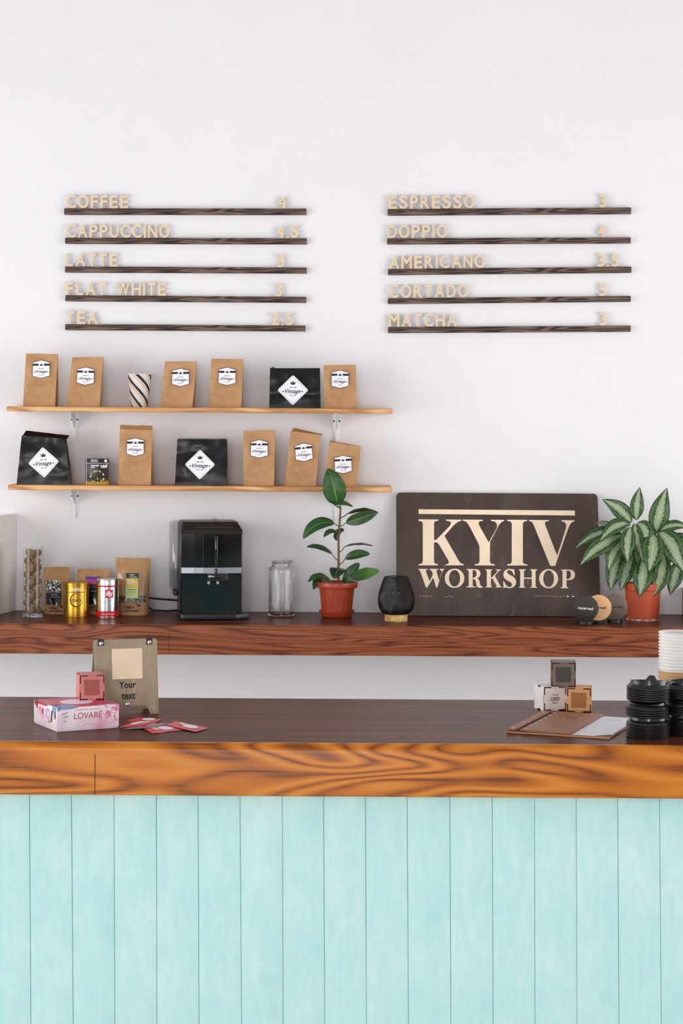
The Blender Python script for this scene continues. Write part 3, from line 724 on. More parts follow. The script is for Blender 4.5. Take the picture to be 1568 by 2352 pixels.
rs = .0172; rin = r - .0028; rr = random.Random(3)
pk_ = []
for k in range(9):
    for j in range(3):
        a = 2 * math.pi * j / 3 + math.pi / 3 * k + .35 + rr.uniform(-.12, .12)
        pk_.append([rs * 1.19 * math.cos(a), rs * 1.19 * math.sin(a), .0138 + rs + k * .0283 + rr.uniform(-.002, .002)])
for it in range(60):      # settle: push walnuts apart, keep them inside the glass
    for i in range(len(pk_)):
        for j in range(i):
            d = Vector(pk_[i]) - Vector(pk_[j]); l_ = d.length
            if l_ < 2 * rs:
                d = d / max(l_, 1e-6) * (2 * rs - l_) * .5
                for e in range(3): pk_[i][e] += d[e]; pk_[j][e] -= d[e]
    for p_ in pk_:
        p_[2] = max(p_[2], .0138 + rs); l_ = math.hypot(p_[0], p_[1])
        if l_ > rin - rs: p_[0] *= (rin - rs) / l_; p_[1] *= (rin - rs) / l_
cnt = {}
for p_ in sorted(pk_, key=lambda t_: t_[2]):
    o = bpy.data.objects.new('walnut', wm); COL.objects.link(o); o.location = (c.x + p_[0], c.y + p_[1], ZB + p_[2])
    o.rotation_euler = (rr.uniform(0, 6), rr.uniform(0, 6), rr.uniform(0, 6)); o.scale = (rs / 1.11,) * 3
    sd = ('at the back of' if p_[1] > .008 else 'at the left front of' if p_[0] < 0 else 'at the right front of'); cnt[sd] = cnt.get(sd, 0) + 1
    setp(o, f'brown walnut {sd} the tall glass vase, {ORD[cnt[sd]]} from the bottom', 'walnut', 'walnuts in the glass vase')

# ---- stand-up pouches
def pouch(label, quad, yf, seed, dep=0.05):
    BL, BR, TR, TL = quad
    root = thing('tea_pouch', label, 'pouch', (P((BL[0] + BR[0]) / 2, BR[1], yf).x, yf + dep / 2, ZB), 0, 'kraft stand up pouches')
    nx, ny = 14, 16; lean = 0.018
    A0, B0 = P(BL[0], BL[1], yf), P(BR[0], BR[1], yf); A0.z = B0.z = ZB + 0.0004
    A1, B1 = P(TL[0], TL[1], yf + lean), P(TR[0], TR[1], yf + lean)
    vs, fs, rows = [], [], []
    for j in range(ny + 1):
        t = j / ny; A, B = A0.lerp(A1, t), B0.lerp(B1, t); row, back = [], []
        fat = dep / 2 * (1 - t ** 2.2) + 0.001
        if t > 0.88: fat = 0.0015
        for i in range(nx + 1):
            s_ = i / nx; p = A.lerp(B, s_); e = math.sin(math.pi * s_) ** 0.55
            nn = 0.002 * noise.noise(Vector((p.x * 30, p.z * 26, seed))) * (1 if t < .95 else .3)
            ym = p.y + dep / 2 - lean * t * 0.2
            row.append(Vector((p.x, ym - fat * e + nn, p.z))); back.append(Vector((p.x, ym + fat * e + 0.0012, p.z)))
        rows.append(row + back[::-1])
    n = 2 * nx + 2
    vs = [v for r_ in rows for v in r_]
    for j in range(ny):
        for i in range(n): fs.append((j * n + i, j * n + (i + 1) % n, (j + 1) * n + (i + 1) % n, (j + 1) * n + i))
    for k in (0, ny * n):
        for i in range(nx): fs.append((k + i, k + i + 1, k + n - 2 - i, k + n - 1 - i) if k else (k + n - 1 - i, k + n - 2 - i, k + i + 1, k + i))
    q = MB(); q.add(vs, fs); q.build('pouch_body', M['kraft'], root, world=True, smooth=40)
    def surf(px, py):
        """point on the pouch front seen at this pixel"""
        p = P(px, py, yf + 0.01); t = min(1, max(0, (p.z - ZB) / (A1.z - ZB))); A, B = A0.lerp(A1, t), B0.lerp(B1, t)
        s_ = min(1, max(0, (p.x - A.x) / (B.x - A.x))); fat = (dep / 2 * (1 - t ** 2.2) + 0.001) if t < .88 else 0.0015
        y = A.y + dep / 2 - lean * t * 0.2 - fat * math.sin(math.pi * s_) ** 0.55 + 0.002 * noise.noise(Vector((p.x * 30, p.z * 26, seed)))
        return P(px, py, y)
    def patch(name, pts, mat, lift=0.0012, parent=root, n=8, label=None):
        (x0, y0), (x1, y1) = pts; vs, fs = [], []
        for j in range(n + 1):
            for i in range(n + 1):
                p = surf(x0 + (x1 - x0) * i / n, y0 + (y1 - y0) * j / n); p.y -= lift; vs.append(p)
        for j in range(n):
            for i in range(n): a = j * (n + 1) + i; fs.append((a, a + n + 1, a + n + 2, a + 1))
        q = MB(); q.add(vs, fs); return q.build(name, mat, parent, world=True, smooth=60, label=label)
    def words(parent, name, items, mat, lift, label=None):
        q = MB()
        for txt, cx, cy, wpx, hpx, bold, sh in items:
            p = surf(cx, cy); p.y -= lift; k = S(p.y)
            put_text(q, txt, 0, 0, wpx * k, hpx * k, T(*p) @ FRONT, bold, sh, t=0.0002)
        return q.build(name, mat, parent, world=True, smooth=0, label=label)
    return root, surf, patch, words
m, nt, b = newmat('seed_mix')
vo = nd(nt, 'ShaderNodeTexVoronoi'); vo.inputs['Scale'].default_value = 190; nt.links.new(coord(nt, (1, 1, .8)), vo.inputs['Vector'])
hs = nd(nt, 'ShaderNodeSeparateXYZ'); nt.links.new(vo.outputs['Color'], hs.inputs[0])
nt.links.new(ramp(nt, hs.outputs['X'], [(0.0, '15181a'), (0.5, '23282a'), (0.55, 'd9ddd4'), (0.8, 'eef0ea'), (0.9, '8da07c')], 'CONSTANT'), b.inputs['Base Color']); b.inputs['Roughness'].default_value = 0.3
M['seeds'] = m
m, nt, b = newmat('dried_tea_leaves')
vo = nd(nt, 'ShaderNodeTexVoronoi'); vo.inputs['Scale'].default_value = 260; nt.links.new(coord(nt, (1, 1, .6)), vo.inputs['Vector'])
hs = nd(nt, 'ShaderNodeSeparateXYZ'); nt.links.new(vo.outputs['Color'], hs.inputs[0])
nt.links.new(ramp(nt, hs.outputs['X'], [(0.0, '3a3226'), (0.4, '5f5238'), (0.7, '8b7a55'), (0.92, 'b9ab88')], 'CONSTANT'), b.inputs['Base Color'])
M['tealeaf'] = m
m, nt, b = newmat('night_sky_print')
sx = nd(nt, 'ShaderNodeSeparateXYZ'); nt.links.new(coord(nt), sx.inputs[0])
hh_ = mth(nt, 'ADD', mth(nt, 'MULTIPLY_ADD', sx.outputs['Z'], 20.0, -2.34), mth(nt, 'MULTIPLY', nz(nt, coord(nt, (70, 1, 40)), 1, 2), 0.25))
nt.links.new(ramp(nt, hh_, [(0.0, '15131f'), (0.24, '15131f'), (0.27, 'e0506a'), (0.45, 'd24a9a'), (0.7, '6a3aa0'), (0.95, '221a3c')]), b.inputs['Base Color'])
b.inputs['Roughness'].default_value = 0.4; M['night'] = m
M['leaflabel'] = plain('pale_green_label', 'c7df8c', 0.5, var=0.03); M['yellabel'] = plain('yellow_fruit_label', 'e8c84a', 0.5, var=0.25, vs=120); M['darklabel'] = plain('dark_green_label', '17211a', 0.45)
LEAFP = [(-.5, -.1), (-.2, .3), (.1, .32), (.5, 0), (.1, -.3), (-.2, -.25)]
def logo(words, surf, root, cx, cy, s=1.0):
    o = words(root, 'lettering', [('Чайні', cx - 4 * s, cy, 26 * s, 6.5 * s, 0.02, 0.35), ('композиції', cx + 2 * s, cy + 8.5 * s, 34 * s, 7 * s, 0.02, 0.35)], M['brownink'], 0.0016)
    p = surf(cx + 17 * s, cy - 3 * s); p.y -= 0.0016; k = S(p.y); q = MB()
    q.mesh(poly_mesh([tr(LEAFP, 0, 0, 11 * s * k, 9 * s * k)], 0.0002), T(*p) @ FRONT); q.mesh(poly_mesh([tr([(y, x) for x, y in LEAFP], -5 * s * k, 4 * s * k, 6 * s * k)], 0.0002), T(*p) @ FRONT)
    q.build('leaf_emblem', M['brownink'], root, world=True, smooth=0)
def yz(py): return onz(784, py, ZB).y
r1, sf, pt, wd = pouch('kraft pouch with a seed filled window, behind the walnut vase and gold tin', [(101, 1412.5), (156, 1412.5), (159, 1303), (99, 1304)], 8.375, 1)
pt('seed_window', [(106, 1333), (141, 1361)], M['seeds'], 0.0012); pt('dark_window', [(106, 1374), (140, 1389)], M['blackgloss'], 0.0012)
lb = pt('black_label', [(106, 1362), (141, 1375)], M['ink'], 0.0018); wd(r1, 'label_text', [('тростина', 125, 1366, 16, 2.4, .02, 0), ('гарбузова', 128, 1371, 20, 2.2, 0, 0)], M['white'], 0.0022)
logo(wd, sf, r1, 126, 1396, 0.85)
r2, sf, pt, wd = pouch('kraft pouch with a purple night sky label, between the gold and silver tins', [(178, 1412), (250, 1412), (252, 1308), (175.5, 1308.5)], 8.38, 2)
pt('sky_label', [(197, 1324.5), (231, 1352)], M['night'], 0.0014); pt('dark_window', [(197, 1352), (231, 1388)], M['blackgloss'], 0.0012)
wd(r2, 'label_text', [('нічний чай', 218, 1357, 18, 2.6, .02, 0)], M['white'], 0.0022); logo(wd, sf, r2, 214, 1394, 0.8)
r3, sf, pt, wd = pouch('large kraft pouch with a green and yellow label, left of the coffee machine', [(269, 1414), (339, 1414), (345, 1283), (264, 1282)], 8.35, 3, 0.06)
pt('tea_window', [(273, 1368), (335, 1384.5)], M['tealeaf'], 0.0010); pt('clear_film', [(271, 1316), (341, 1384.5)], M['film'], 0.0018)
for nm, y0, y1, mt in (('label_head', 1316.5, 1328, 'darklabel'), ('label_picture', 1328, 1349.5, 'yellabel'), ('label_foot', 1349.5, 1374, 'leaflabel')):
    pt(nm, [(289.5, y0), (318 - (y0 - 1316) * .03, y1)], M[mt], 0.0024)
wd(r3, 'label_text', [('Чайні', 303, 1320, 12, 3, .03, .3), ('композиції', 306, 1325, 17, 3, .03, .3)], M['white'], 0.0030)
wd(r3, 'small_print', [('Грушева мрія', 302, 1354, 21, 2.3, .03, 0), ('трав яний чай з плодами', 302, 1358.5, 22, 1.6, 0, 0), ('яблуко груша мята', 301, 1362, 20, 1.5, 0, 0), ('сто грамів', 300, 1366, 18, 1.5, 0, 0)], M['ink'], 0.0030)
p = sf(303.5, 1338); p.y -= 0.003; k = S(p.y); q = MB(); q.mesh(poly_mesh([ellipse(0, 0, 12 * k, 6.5 * k, 24)], .0002), T(*p) @ FRONT); q.build('label_oval', M['cream'], r3, world=True, smooth=0)
logo(wd, sf, r3, 301, 1394, 1.0)

# ---- tins
def curved(mb, me, R_, Mx, mi=0, off=0.0002):
    """wrap a drawing (x right, y up) round a cylinder of radius R_, centred on its front"""
    bm = bmesh.new(); bm.from_mesh(me); bm.transform(Mx)
    bmesh.ops.subdivide_edges(bm, edges=[e for e in bm.edges if e.calc_length() > 0.004], cuts=2, use_grid_fill=False)
    bmesh.ops.triangulate(bm, faces=list(bm.faces))
    for v in bm.verts:
        a = v.co.x / R_; rr_ = R_ + off + v.co.z; v.co = Vector((rr_ * math.sin(a), -rr_ * math.cos(a), v.co.y))
    mb.bm(bm, None, mi)
def curved_text(mb, txt, cx, cy, w_, h_, R_, rz=0.0, bold=0.0, shear=0.0):
    me = text_mesh(txt, bold, shear, 0.02); a, b_, c_, d = bounds(me)
    curved(mb, me, R_, T(cx, cy, 0) @ Sc(w_ / (b_ - a), h_ / (d - c_), 0.01) @ T(-(a + b_) / 2, -(c_ + d) / 2, 0.01))
c, r = placed(175.2, 1418.3, ZB, 29.3); kz = S(c.y)
t = thing('coffee_tin', 'round gold coffee tin with ORO ring, beside the glass vase', 'tin', tuple(c), R(-4)); H_ = 79 * kz
q = MB(); q.lathe([(r - .001, 0), (r + .0006, .0008), (r + .0006, .003), (r - .0003, .004), (r - .0003, H_ - .012), (r - .0012, H_ - .01)], 64); q.build('tin_body', M['gold'], t)
q = MB(); q.lathe([(r - .001, H_ - .0125), (r + .0022, H_ - .012), (r + .0026, H_ - .002), (r + .0012, H_), (r - .002, H_ + .0004), (r - .003, H_ - .001), (.0005, H_ - .001)], 64); q.build('tin_lid', M['gold'], t)
q = MB(); curved_text(q, 'LAVAZZA', 7 * kz, 64 * kz, 27 * kz, 6.2 * kz, r, bold=.03); q.build('brand_lettering', M['white'], t, smooth=0)
q = MB()
curved(q, poly_mesh([ellipse(0, 0, 15.2, 15.6, 48), ellipse(1.3, .6, 13.0, 13.6, 48)[::-1]], .1), r, T(5 * kz, 39 * kz, 0) @ Sc(kz, kz, kz * .02))
for i_ in range(22): curved(q, poly_mesh([rect(-22 + 2 * i_, 0, -20 + 2 * i_, 1.5)], .1), r, T(4 * kz, 56.5 * kz, 0) @ Sc(kz, kz, kz * .02))
M['deepred'] = plain('dark_red_print', '5a1510', .4)
q.build('ring_print', M['deepred'], t, smooth=0)
q = MB(); curved_text(q, 'ORO', 5.5 * kz, 38.5 * kz, 23 * kz, 7.5 * kz, r, bold=.02); curved_text(q, 'QUALITÀ', 5 * kz, 46 * kz, 10 * kz, 2 * kz, r); curved_text(q, '100% ARABICA', 5 * kz, 21 * kz, 18 * kz, 1.8 * kz, r); q.build('lettering', M['brownink'], t, smooth=0)
c, r = placed(247, 1418.5, ZB, 26.0); kz = S(c.y)
t = thing('coffee_tin', 'round silver coffee tin with red bands and a red square logo', 'tin', tuple(c), 0); H_ = 87.5 * kz
q = MB(); q.lathe([(r - .001, 0), (r + .0005, .0006), (r + .0005, .0028), (r - .0003, .0038), (r - .0003, H_ - 14 * kz)], 64); q.build('tin_body', M['steel'], t)
q = MB(); q.shell([(r - .0002, 1.8 * kz), (r + .0001, 2 * kz), (r + .0001, 14 * kz), (r - .0003, 14.2 * kz)], 64); q.build('red_band', M['red'], t)
q = MB(); q.shell([(r, H_ - 18 * kz), (r + .0006, H_ - 17.5 * kz), (r + .0006, H_ - 15 * kz), (r, H_ - 14.6 * kz)], 64); q.build('red_ring', M['red'], t)
q = MB(); q.lathe([(r - .001, H_ - 15 * kz), (r + .0004, H_ - 14.6 * kz), (r + .0004, H_ - 3 * kz), (r - .001, H_ - .8 * kz), (r - .004, H_), (.0005, H_)], 64); q.build('tin_lid', M['steel'], t)
q = MB(); curved(q, poly_mesh([[(-9.3, -9), (-4, -10), (9.5, -9), (9.5, 10), (3, 9.3), (-9.3, 10)]], .1), r, T(6.8 * kz, 54 * kz, 0) @ Sc(kz, kz, kz * .02)); q.build('logo_square', M['red'], t, smooth=0)
q = MB(); curved_text(q, 'illy', 6.8 * kz, 53.5 * kz, 15 * kz, 14 * kz, r + .0002, bold=.03, shear=.2); curved_text(q, 'MACINATO CAFFE', 5 * kz, 7.5 * kz, 29 * kz, 2.2 * kz, r + .0003, bold=.02); q.build('brand_lettering', M['white'], t, smooth=0)
q = MB(); curved_text(q, 'CLASSICO', 2 * kz, 38 * kz, 24 * kz, 3.4 * kz, r); curved_text(q, 'ESPRESSO', 2 * kz, 33.5 * kz, 14 * kz, 1.8 * kz, r); q.build('lettering', M['silver'], t, smooth=0)

# ---- bean-to-cup coffee machine
yb = 8.225; k = S(yb); W = 142 * k; D_ = 0.265
fx = P(485, 1405, yb).x
mc = thing('coffee_machine', 'black bean to cup coffee machine with silver band, on the back counter', 'coffee machine', (fx, yb, ZB), R(7.5))
zt_ = P(485, 1199.5, yb + .05).z - ZB; zl = P(485, 1226, yb).z - ZB
z_b1 = P(485, 1303.5, yb).z - ZB; z_b0 = P(485, 1316.5, yb).z - ZB; z_t = P(485, 1406, yb).z - ZB
hw = W / 2
q = MB()      # body carcass, sides slope in to the top
q.prism([(-hw + .0005, .006), (hw - .0005, .006), (hw - .0005, zl + .012), (hw * .87, zt_), (-hw * .93, zt_), (-hw + .0005, zt_ - .012)], .068, D_, 'y', bev=.003)
q.prism([(-hw + .0005, .006), (hw - .0005, .006), (hw - .0005, zl + .002), (-hw + .0005, zl + .002)], .013, .07, 'y')
q.build('body', M['charcoal'], mc, smooth=30)
prof = [(-hw, .010), (-hw + .004, .0), (-hw * .56, -.004), (-hw * .54, -.0075), (-hw * .28, -.009), (-hw * .26, -.0115), (hw * .18, -.0115), (hw * .2, -.009), (hw * .5, -.0075), (hw - .004, 0), (hw, .010)]
q = MB(); q.prism(prof + [(hw, .02), (-hw, .02)], z_b1 + .0008, zl, 'z'); q.build('front_panel', M['blackgloss'], mc, smooth=20, label='glossy black upper front panel')
prof2 = [(x, y * .7 + .001) for x, y in prof]
q = MB(); q.prism([(x, y + .0005) for x, y in prof] + [(hw, .02), (-hw, .02)], z_b0, z_b1, 'z'); q.build('silver_band', M['silver'], mc, smooth=20)
q = MB(); q.prism([(-hw, .012), (-hw + .004, .004), (hw * .3, .003), (hw - .004, .004), (hw, .012), (hw, .022), (-hw, .022)], z_t - .004, z_b0 - .0008, 'z'); q.build('lower_panel', M['blackgloss'], mc, smooth=20, label='glossy black lower front panel')
q = MB()      # sloping control panel above the front
hc = hw * .86
vs = [(-hw, -.003, zl), (hw, -.003, zl), (hw, .012, zl + .014), (hc, .066, zt_ + .001), (-hc - .002, .066, zt_ + .001), (-hw + .001, .012, zl + .014), (-hw, .08, zl), (hw, .08, zl), (hc, .12, zt_ + .001), (-hc, .12, zt_ + .001)]
q.add(vs, [(0, 1, 2, 5), (5, 2, 3, 4), (4, 3, 8, 9), (0, 5, 4, 9, 6), (1, 7, 8, 3, 2), (6, 7, 1, 0), (6, 9, 8, 7)]); q.build('control_panel', M['blackmat'], mc, smooth=0, label='sloping black control panel')
nrm = math.atan2(zt_ - zl - .013, .054)
Lp = T(0, .039, (zt_ + zl + .015) / 2) @ Rx(nrm) @ T(0, 0, .0006)
q = MB()
for tx, x, w_, h_, y in (('CAFFE', -.055, .028, .004, .006), ('START', .0, .012, .0035, .006), ('OFF', .07, .008, .0035, .012)):
    put_text(q, tx, x, y, w_, h_, Lp, .02, t=.0002)
q.mesh(poly_mesh([rect(-.07, -.0115, .085, -.0095)], .0002), Lp)
q.build('panel_print', M['silver'], mc, smooth=0)
q = MB(); q.box((0.017, -.014, (zl + z_b1) / 2 + .0), (.0125, .012, zl - z_b1 - .012), .003); q.box((0.017, -.017, z_b0 + .004), (.0125, .012, .03), .003); q.build('spout_slider', M['blackgloss'], mc, smooth=30)
q = MB(); q.box((.022, -.018, z_b0 - .0155), (.084, .036, .031), .004); sp = q.build('coffee_spout', M['blackgloss'], mc, smooth=30)
for x in (.0, .036):
    q = MB(); q.lathe([(.0055, 0), (.0065, .004), (.0065, .016)], 14, M=T(x - .012, -.02, z_b0 - .043)); q.build('nozzle', M['silver'], sp)
q = MB()
q.prism([(-hw - .002, .0), (-hw - .002, -.055), (-hw + .012, -.062), (hw - .03, -.062), (hw + .026, -.036), (hw + .026, .01)], .004, z_t - .004, 'z', bev=.003); tr_ = q.build('drip_tray', M['blackmat'], mc, smooth=30)
q = MB(); q.box((0, -.028, z_t - .0035), (W - .02, .05, .002), .0008)
for i in range(9): q.box((-hw + .03 + i * (W - .06) / 8, -.028, z_t - .002), (.004, .044, .0015))
q.build('drip_grid', M['blackgloss'], tr_, smooth=0)
for x, y in ((-hw + .02, -.04), (hw - .03, -.04), (-hw + .03, D_ - .03), (hw - .03, D_ - .03)):
    q = MB(); q.lathe([(.009, 0), (.01, .002), (.01, .006)], 16, M=T(x, y, 0.0002)); q.build('foot', M['rubber'], mc)
ztk = P(370, 1345, yb + .2).z - ZB
q = MB(); tx0, tx1 = -hw - .034, -hw - .001     # clear water tank on the left flank
q.prism([(tx0, ztk - .006), (tx0 + .006, ztk - .014), (tx1, ztk - .014), (tx1, zt_ - .001), (tx0 + .012, zt_ - .003), (tx0, zt_ - .012)], .13, D_ - .008, 'y', bev=.003); tk = q.build('water_tank', M['tank'], mc, smooth=30, label='smoky clear water tank')
M['water'] = thinglass('tank_water', (.80, .80, .82), 1.33, .05)
q = MB(); q.prism([(tx0 + .004, ztk), (tx1 - .003, ztk - .008), (tx1 - .003, ztk + .068), (tx0 + .004, ztk + .068)], .137, D_ - .014, 'y'); q.build('water', M['water'], tk, smooth=0)
q = MB(); q.box((tx1 - .011, .19, ztk - .024), (.018, .10, .02), .002); q.build('tank_seat', M['blackmat'], mc, smooth=30)
q = MB(); q.box((.02, .12, zt_ + .006), (.018, .05, .011), .003); q.build('hopper_handle', M['tank'], mc, smooth=30)
q = MB()
q.tube([(-hw + .03, D_ - .03, .052), (-hw - .03, D_ - .035, .058), (-hw - .09, D_ - .05, .064), (-hw - .14, D_ - .03, .07), (-hw - .17, D_ - .02, .06)], .0042, 10)
q.tube([(-hw + .03, D_ - .03, .016), (-hw - .04, D_ - .05, .013), (-hw - .1, D_ - .04, .015), (-hw - .17, D_ - .02, .06)], .0042, 10)
q.build('power_cord', M['rubber'], mc)

# ---- ribbed glass jug
c, r = placed(646, 1419, ZB, 30.3); kz = S(c.y); H_ = 127 * kz
t = thing('glass_jug', 'clear ribbed glass jug with handle, between coffee machine and rubber plant', 'jug', tuple(c), R(-8))
def flute(i, a, rr_, zz):
    if 0.02 < zz < 100 * kz and rr_ > r - .002:
        e = min(1, (zz - .02) / .006, (100 * kz - zz) / .006)
        return rr_ - .0015 * max(0, e) * (0.5 + 0.5 * math.cos(a * 30)), zz
    return rr_, zz
po = [(.0005, .0), (r - .004, 0), (r - .0005, .003), (r, .008), (r, .021)] + [(r, .021 + (100 * kz - .022) * i / 6) for i in range(1, 7)] + [(r, 106 * kz), (r - .002, 111 * kz), (23.5 * kz, 116 * kz), (22 * kz, 119 * kz), (22 * kz, 122 * kz), (24 * kz, 126.4 * kz), (23.6 * kz, 127.4 * kz)]
pi_ = [(21.5 * kz, 124 * kz), (20.2 * kz, 121.5 * kz), (20.2 * kz, 118 * kz), (22 * kz, 114 * kz), (r - .0055, 108 * kz), (r - .0035, 104 * kz), (r - .0035, .016), (r - .008, .011), (.0005, .011)]
def jugfn(i, a, rr_, zz):
    rr_, zz = flute(i, a, rr_, zz)
    if zz > 121 * kz: zz += .003 * max(0, math.cos(a)) ** 4; rr_ += .004 * max(0, math.cos(a)) ** 6 * (zz - 121 * kz) / (6 * kz)
    return rr_, zz
q = MB(); q.shell(po + pi_, 180, fn=jugfn); q.build('jug_body', M['glass'], t, smooth=25)
q = MB(); hz = [(-r + .004, 0, 109 * kz), (-r - .003, 0, 110.5 * kz), (-r - .011, 0, 107 * kz), (-36 * kz - .002, 0, 99 * kz), (-36 * kz - .001, 0, 85 * kz), (-35.3 * kz, 0, 66 * kz), (-34.5 * kz, 0, 60 * kz), (-32.5 * kz, 0, 58.5 * kz)]
q.tube(hz, [.0045, .0048, .0046, .004, .0036, .0034, .0036, .003], 12); q.build('handle', M['glass'], t)

# ================================================================== PLANTS
def leaf(name, base, tip, width, mat, parent, mid=None, hint=(0, -1, .25), roll=0, fold=.25, droop=0.0, kind='rubber', n=18, m_=5, curl=0.0):
    """a leaf: curved midrib, tapering blade folded along the midrib; uv = along, across"""
    hint = Vector(hint)
    mid = mid if mid is not None else (base + tip) / 2 + Vector((0, 0, droop))
    vs, fs, uv = [], [], []
    for i in range(n + 1):
        t = i / n
        p = base * (1 - t) ** 2 + mid * (2 * t * (1 - t)) + tip * t * t
        tg = ((mid - base) * (1 - t) + (tip - mid) * t).normalized()
        nn = hint - tg * hint.dot(tg)
        nn = nn.normalized() if nn.length > 1e-5 else Vector((0, 0, 1))
        nn = Matrix.Rotation(R(roll), 3, tg) @ nn
        sd = tg.cross(nn)
        if kind == 'rubber': w_ = (math.sin(math.pi * min(1, t * .985 + .008) ** .92)) ** .62 * (1 - .12 * t)
        else: w_ = math.sin(math.pi * (t * .98 + .01) ** .82) ** .88 * (1 - .25 * max(0, t - .6))
        w_ *= width / 2
        for j in range(-m_, m_ + 1):
            s_ = j / m_
            wav = .025 * width * math.sin(t * 17 + s_ * 2) * abs(s_) ** 2
            q_ = p + sd * (w_ * s_ * math.cos(fold * abs(s_))) + nn * (w_ * abs(s_) * math.sin(fold) - curl * w_ * s_ * s_ + wav)
            vs.append(q_); uv.append((t, (s_ + 1) / 2))
    k = 2 * m_ + 1
    for i in range(n):
        for j in range(k - 1): fs.append((i * k + j, i * k + j + 1, (i + 1) * k + j + 1, (i + 1) * k + j))
    q = MB(); q.add(vs, fs)
    o = q.build(name, mat, parent, world=True, smooth=0, uv=uv); o.data.shade_smooth()
    sm_ = o.modifiers.new('thickness', 'SOLIDIFY'); sm_.thickness = 0.0007; sm_.offset = 0
    return o
def leaf_uv(nt):
    tc = nd(nt, 'ShaderNodeTexCoord'); sx = nd(nt, 'ShaderNodeSeparateXYZ'); nt.links.new(tc.outputs['UV'], sx.inputs[0]); return tc, sx
m, nt, b = newmat('rubber_plant_leaf')
tc, sx = leaf_uv(nt)
ac = mth(nt, 'ABSOLUTE', mth(nt, 'SUBTRACT', sx.outputs['Y'], .5))
vein = mth(nt, 'LESS_THAN', ac, mth(nt, 'MULTIPLY_ADD', sx.outputs['X'], -.014, .022))
oi = nd(nt, 'ShaderNodeObjectInfo')
g = mix(nt, oi.outputs['Random'], lin('12331a'), lin('27521f'))
nt.links.new(mix(nt, vein, g, lin('7f9c45')), b.inputs['Base Color']); b.inputs['Roughness'].default_value = .3; b.inputs['Specular IOR Level'].default_value = .5
side = mth(nt, 'SINE', mth(nt, 'MULTIPLY', mth(nt, 'ADD', sx.outputs['X'], mth(nt, 'MULTIPLY', ac, -.25)), 150)); bump(nt, b, side, .12, .0015)
M['rubberleaf'] = m
m2 = m.copy(); m2.name = 'young_rubber_leaf'; nt = m2.node_tree
for n_ in nt.nodes:
    if n_.type == 'MIX' and not n_.inputs['A'].is_linked: n_.inputs['A'].default_value = lin('4d7a2c'); n_.inputs['B'].default_value = lin('5a8a35')
M['younleaf'] = m2
M['stem'] = plain('brown_green_stem', '6b5233', .6, var=.15); M['petiole'] = plain('green_stalk', '5a6b33', .5)
c, r = placed(773, 1420, ZB, 34); kz = S(c.y); cy = c.y
rp = thing('rubber_plant', 'rubber plant with dark glossy leaves in a red brown ribbed pot', 'potted plant', tuple(c))
q = MB(); q.lathe([(.0005, 0), (31 * kz, 0), (33 * kz, .001), (41 * kz, 13.5 * kz), (41 * kz, 15.5 * kz), (38.5 * kz, 15 * kz), (33 * kz, .006), (.0005, .005)], 64); q.build('saucer', M['terracotta_plastic'], rp)
z0, z1 = 5 * kz, 80.5 * kz
def ribs(i, a, rr_, zz):
    if 12 * kz < zz < 56 * kz: rr_ -= .0022 * max(0, math.cos(a * 18)) ** .6 * min(1, (56 * kz - zz) / (8 * kz), (zz - 12 * kz) / (6 * kz))
    return rr_, zz
pp = [(.0005, z0), (33.5 * kz, z0)] + [((33.8 + 6.2 * i / 10) * kz, z0 + (62 - 5) * kz * i / 10) for i in range(11)] + [(40.5 * kz, 66 * kz), (47 * kz, 67.5 * kz), (48 * kz, 70 * kz), (48 * kz, 78 * kz), (47 * kz, z1), (45 * kz, z1), (44 * kz, 76 * kz), (42.5 * kz, 70 * kz)]
q = MB(); q.shell(pp, 144, fn=ribs); q.build('pot', M['terracotta_plastic'], rp, smooth=40)
q = MB(); q.lathe([(.0005, 70 * kz), (42.6 * kz, 70 * kz)], 40, fn=lambda i, a, rr_, zz: (rr_, zz)); q.build('soil', M['soil'], rp)
def PP(px, py, dy=0.0): return P(px, py, cy + dy)
stp = [PP(776.5, 1347), PP(777, 1310), PP(777.5, 1275), PP(777, 1240, -.01), PP(779, 1210, -.025), PP(781, 1185, -.045), PP(782, 1166, -.065), PP(780, 1160, -.075)]
q = MB(); q.tube(stp, [3.3 * kz, 3.1 * kz, 2.9 * kz, 2.7 * kz, 2.5 * kz, 2.2 * kz, 1.9 * kz, 1.4 * kz], 10); q.build('stem', M['stem'], rp, world=True)
def rleaf(att, b_, t_, wpx, mid=None, mat='rubberleaf', **kw):
    """att, b_, t_, mid = (px, py, dy)"""
    B, T_ = PP(*b_), PP(*t_)
    q = MB(); A = PP(*att); q.tube([A, (A + B) / 2 + Vector((0, 0, -.003)), B, B.lerp(T_, .06)], [1.4 * kz, 1.2 * kz, 1.1 * kz, .9 * kz], 6); q.build('leaf_stalk', M['petiole'], rp, world=True)
    return leaf('leaf', B, T_, wpx * kz, M[mat], rp, PP(*mid) if mid else None, **kw)
rleaf((780, 1166, -.065), (774, 1160, -.08), (754, 1076.5, -.085), 56, (770, 1122, -.115), fold=.12, curl=.12)
rleaf((781, 1167, -.065), (766, 1158, -.09), (810, 1163.5, -.11), 20, (788, 1146, -.12), hint=(0, -.5, .9), fold=.1, curl=.35)
rleaf((779, 1210, -.025), (795, 1200, -.02), (867, 1176, -.05), 31, (830, 1190, -.05), fold=.25, roll=12)
rleaf((781, 1190, -.042), (797, 1180, .01), (869, 1178, .0), 24, (832, 1160, -.01), hint=(0, -.35, .9), fold=.15, curl=.3)
rleaf((779, 1208, -.025), (767, 1202, -.015), (696.5, 1237, -.05), 32, (722, 1192, -.04), hint=(.1, -.9, .5), fold=.2)
rleaf((777.5, 1228, -.014), (778, 1222, -.02), (743, 1234, -.06), 18, (756, 1210, -.06), hint=(0, -.6, .8), fold=.15, curl=.3)
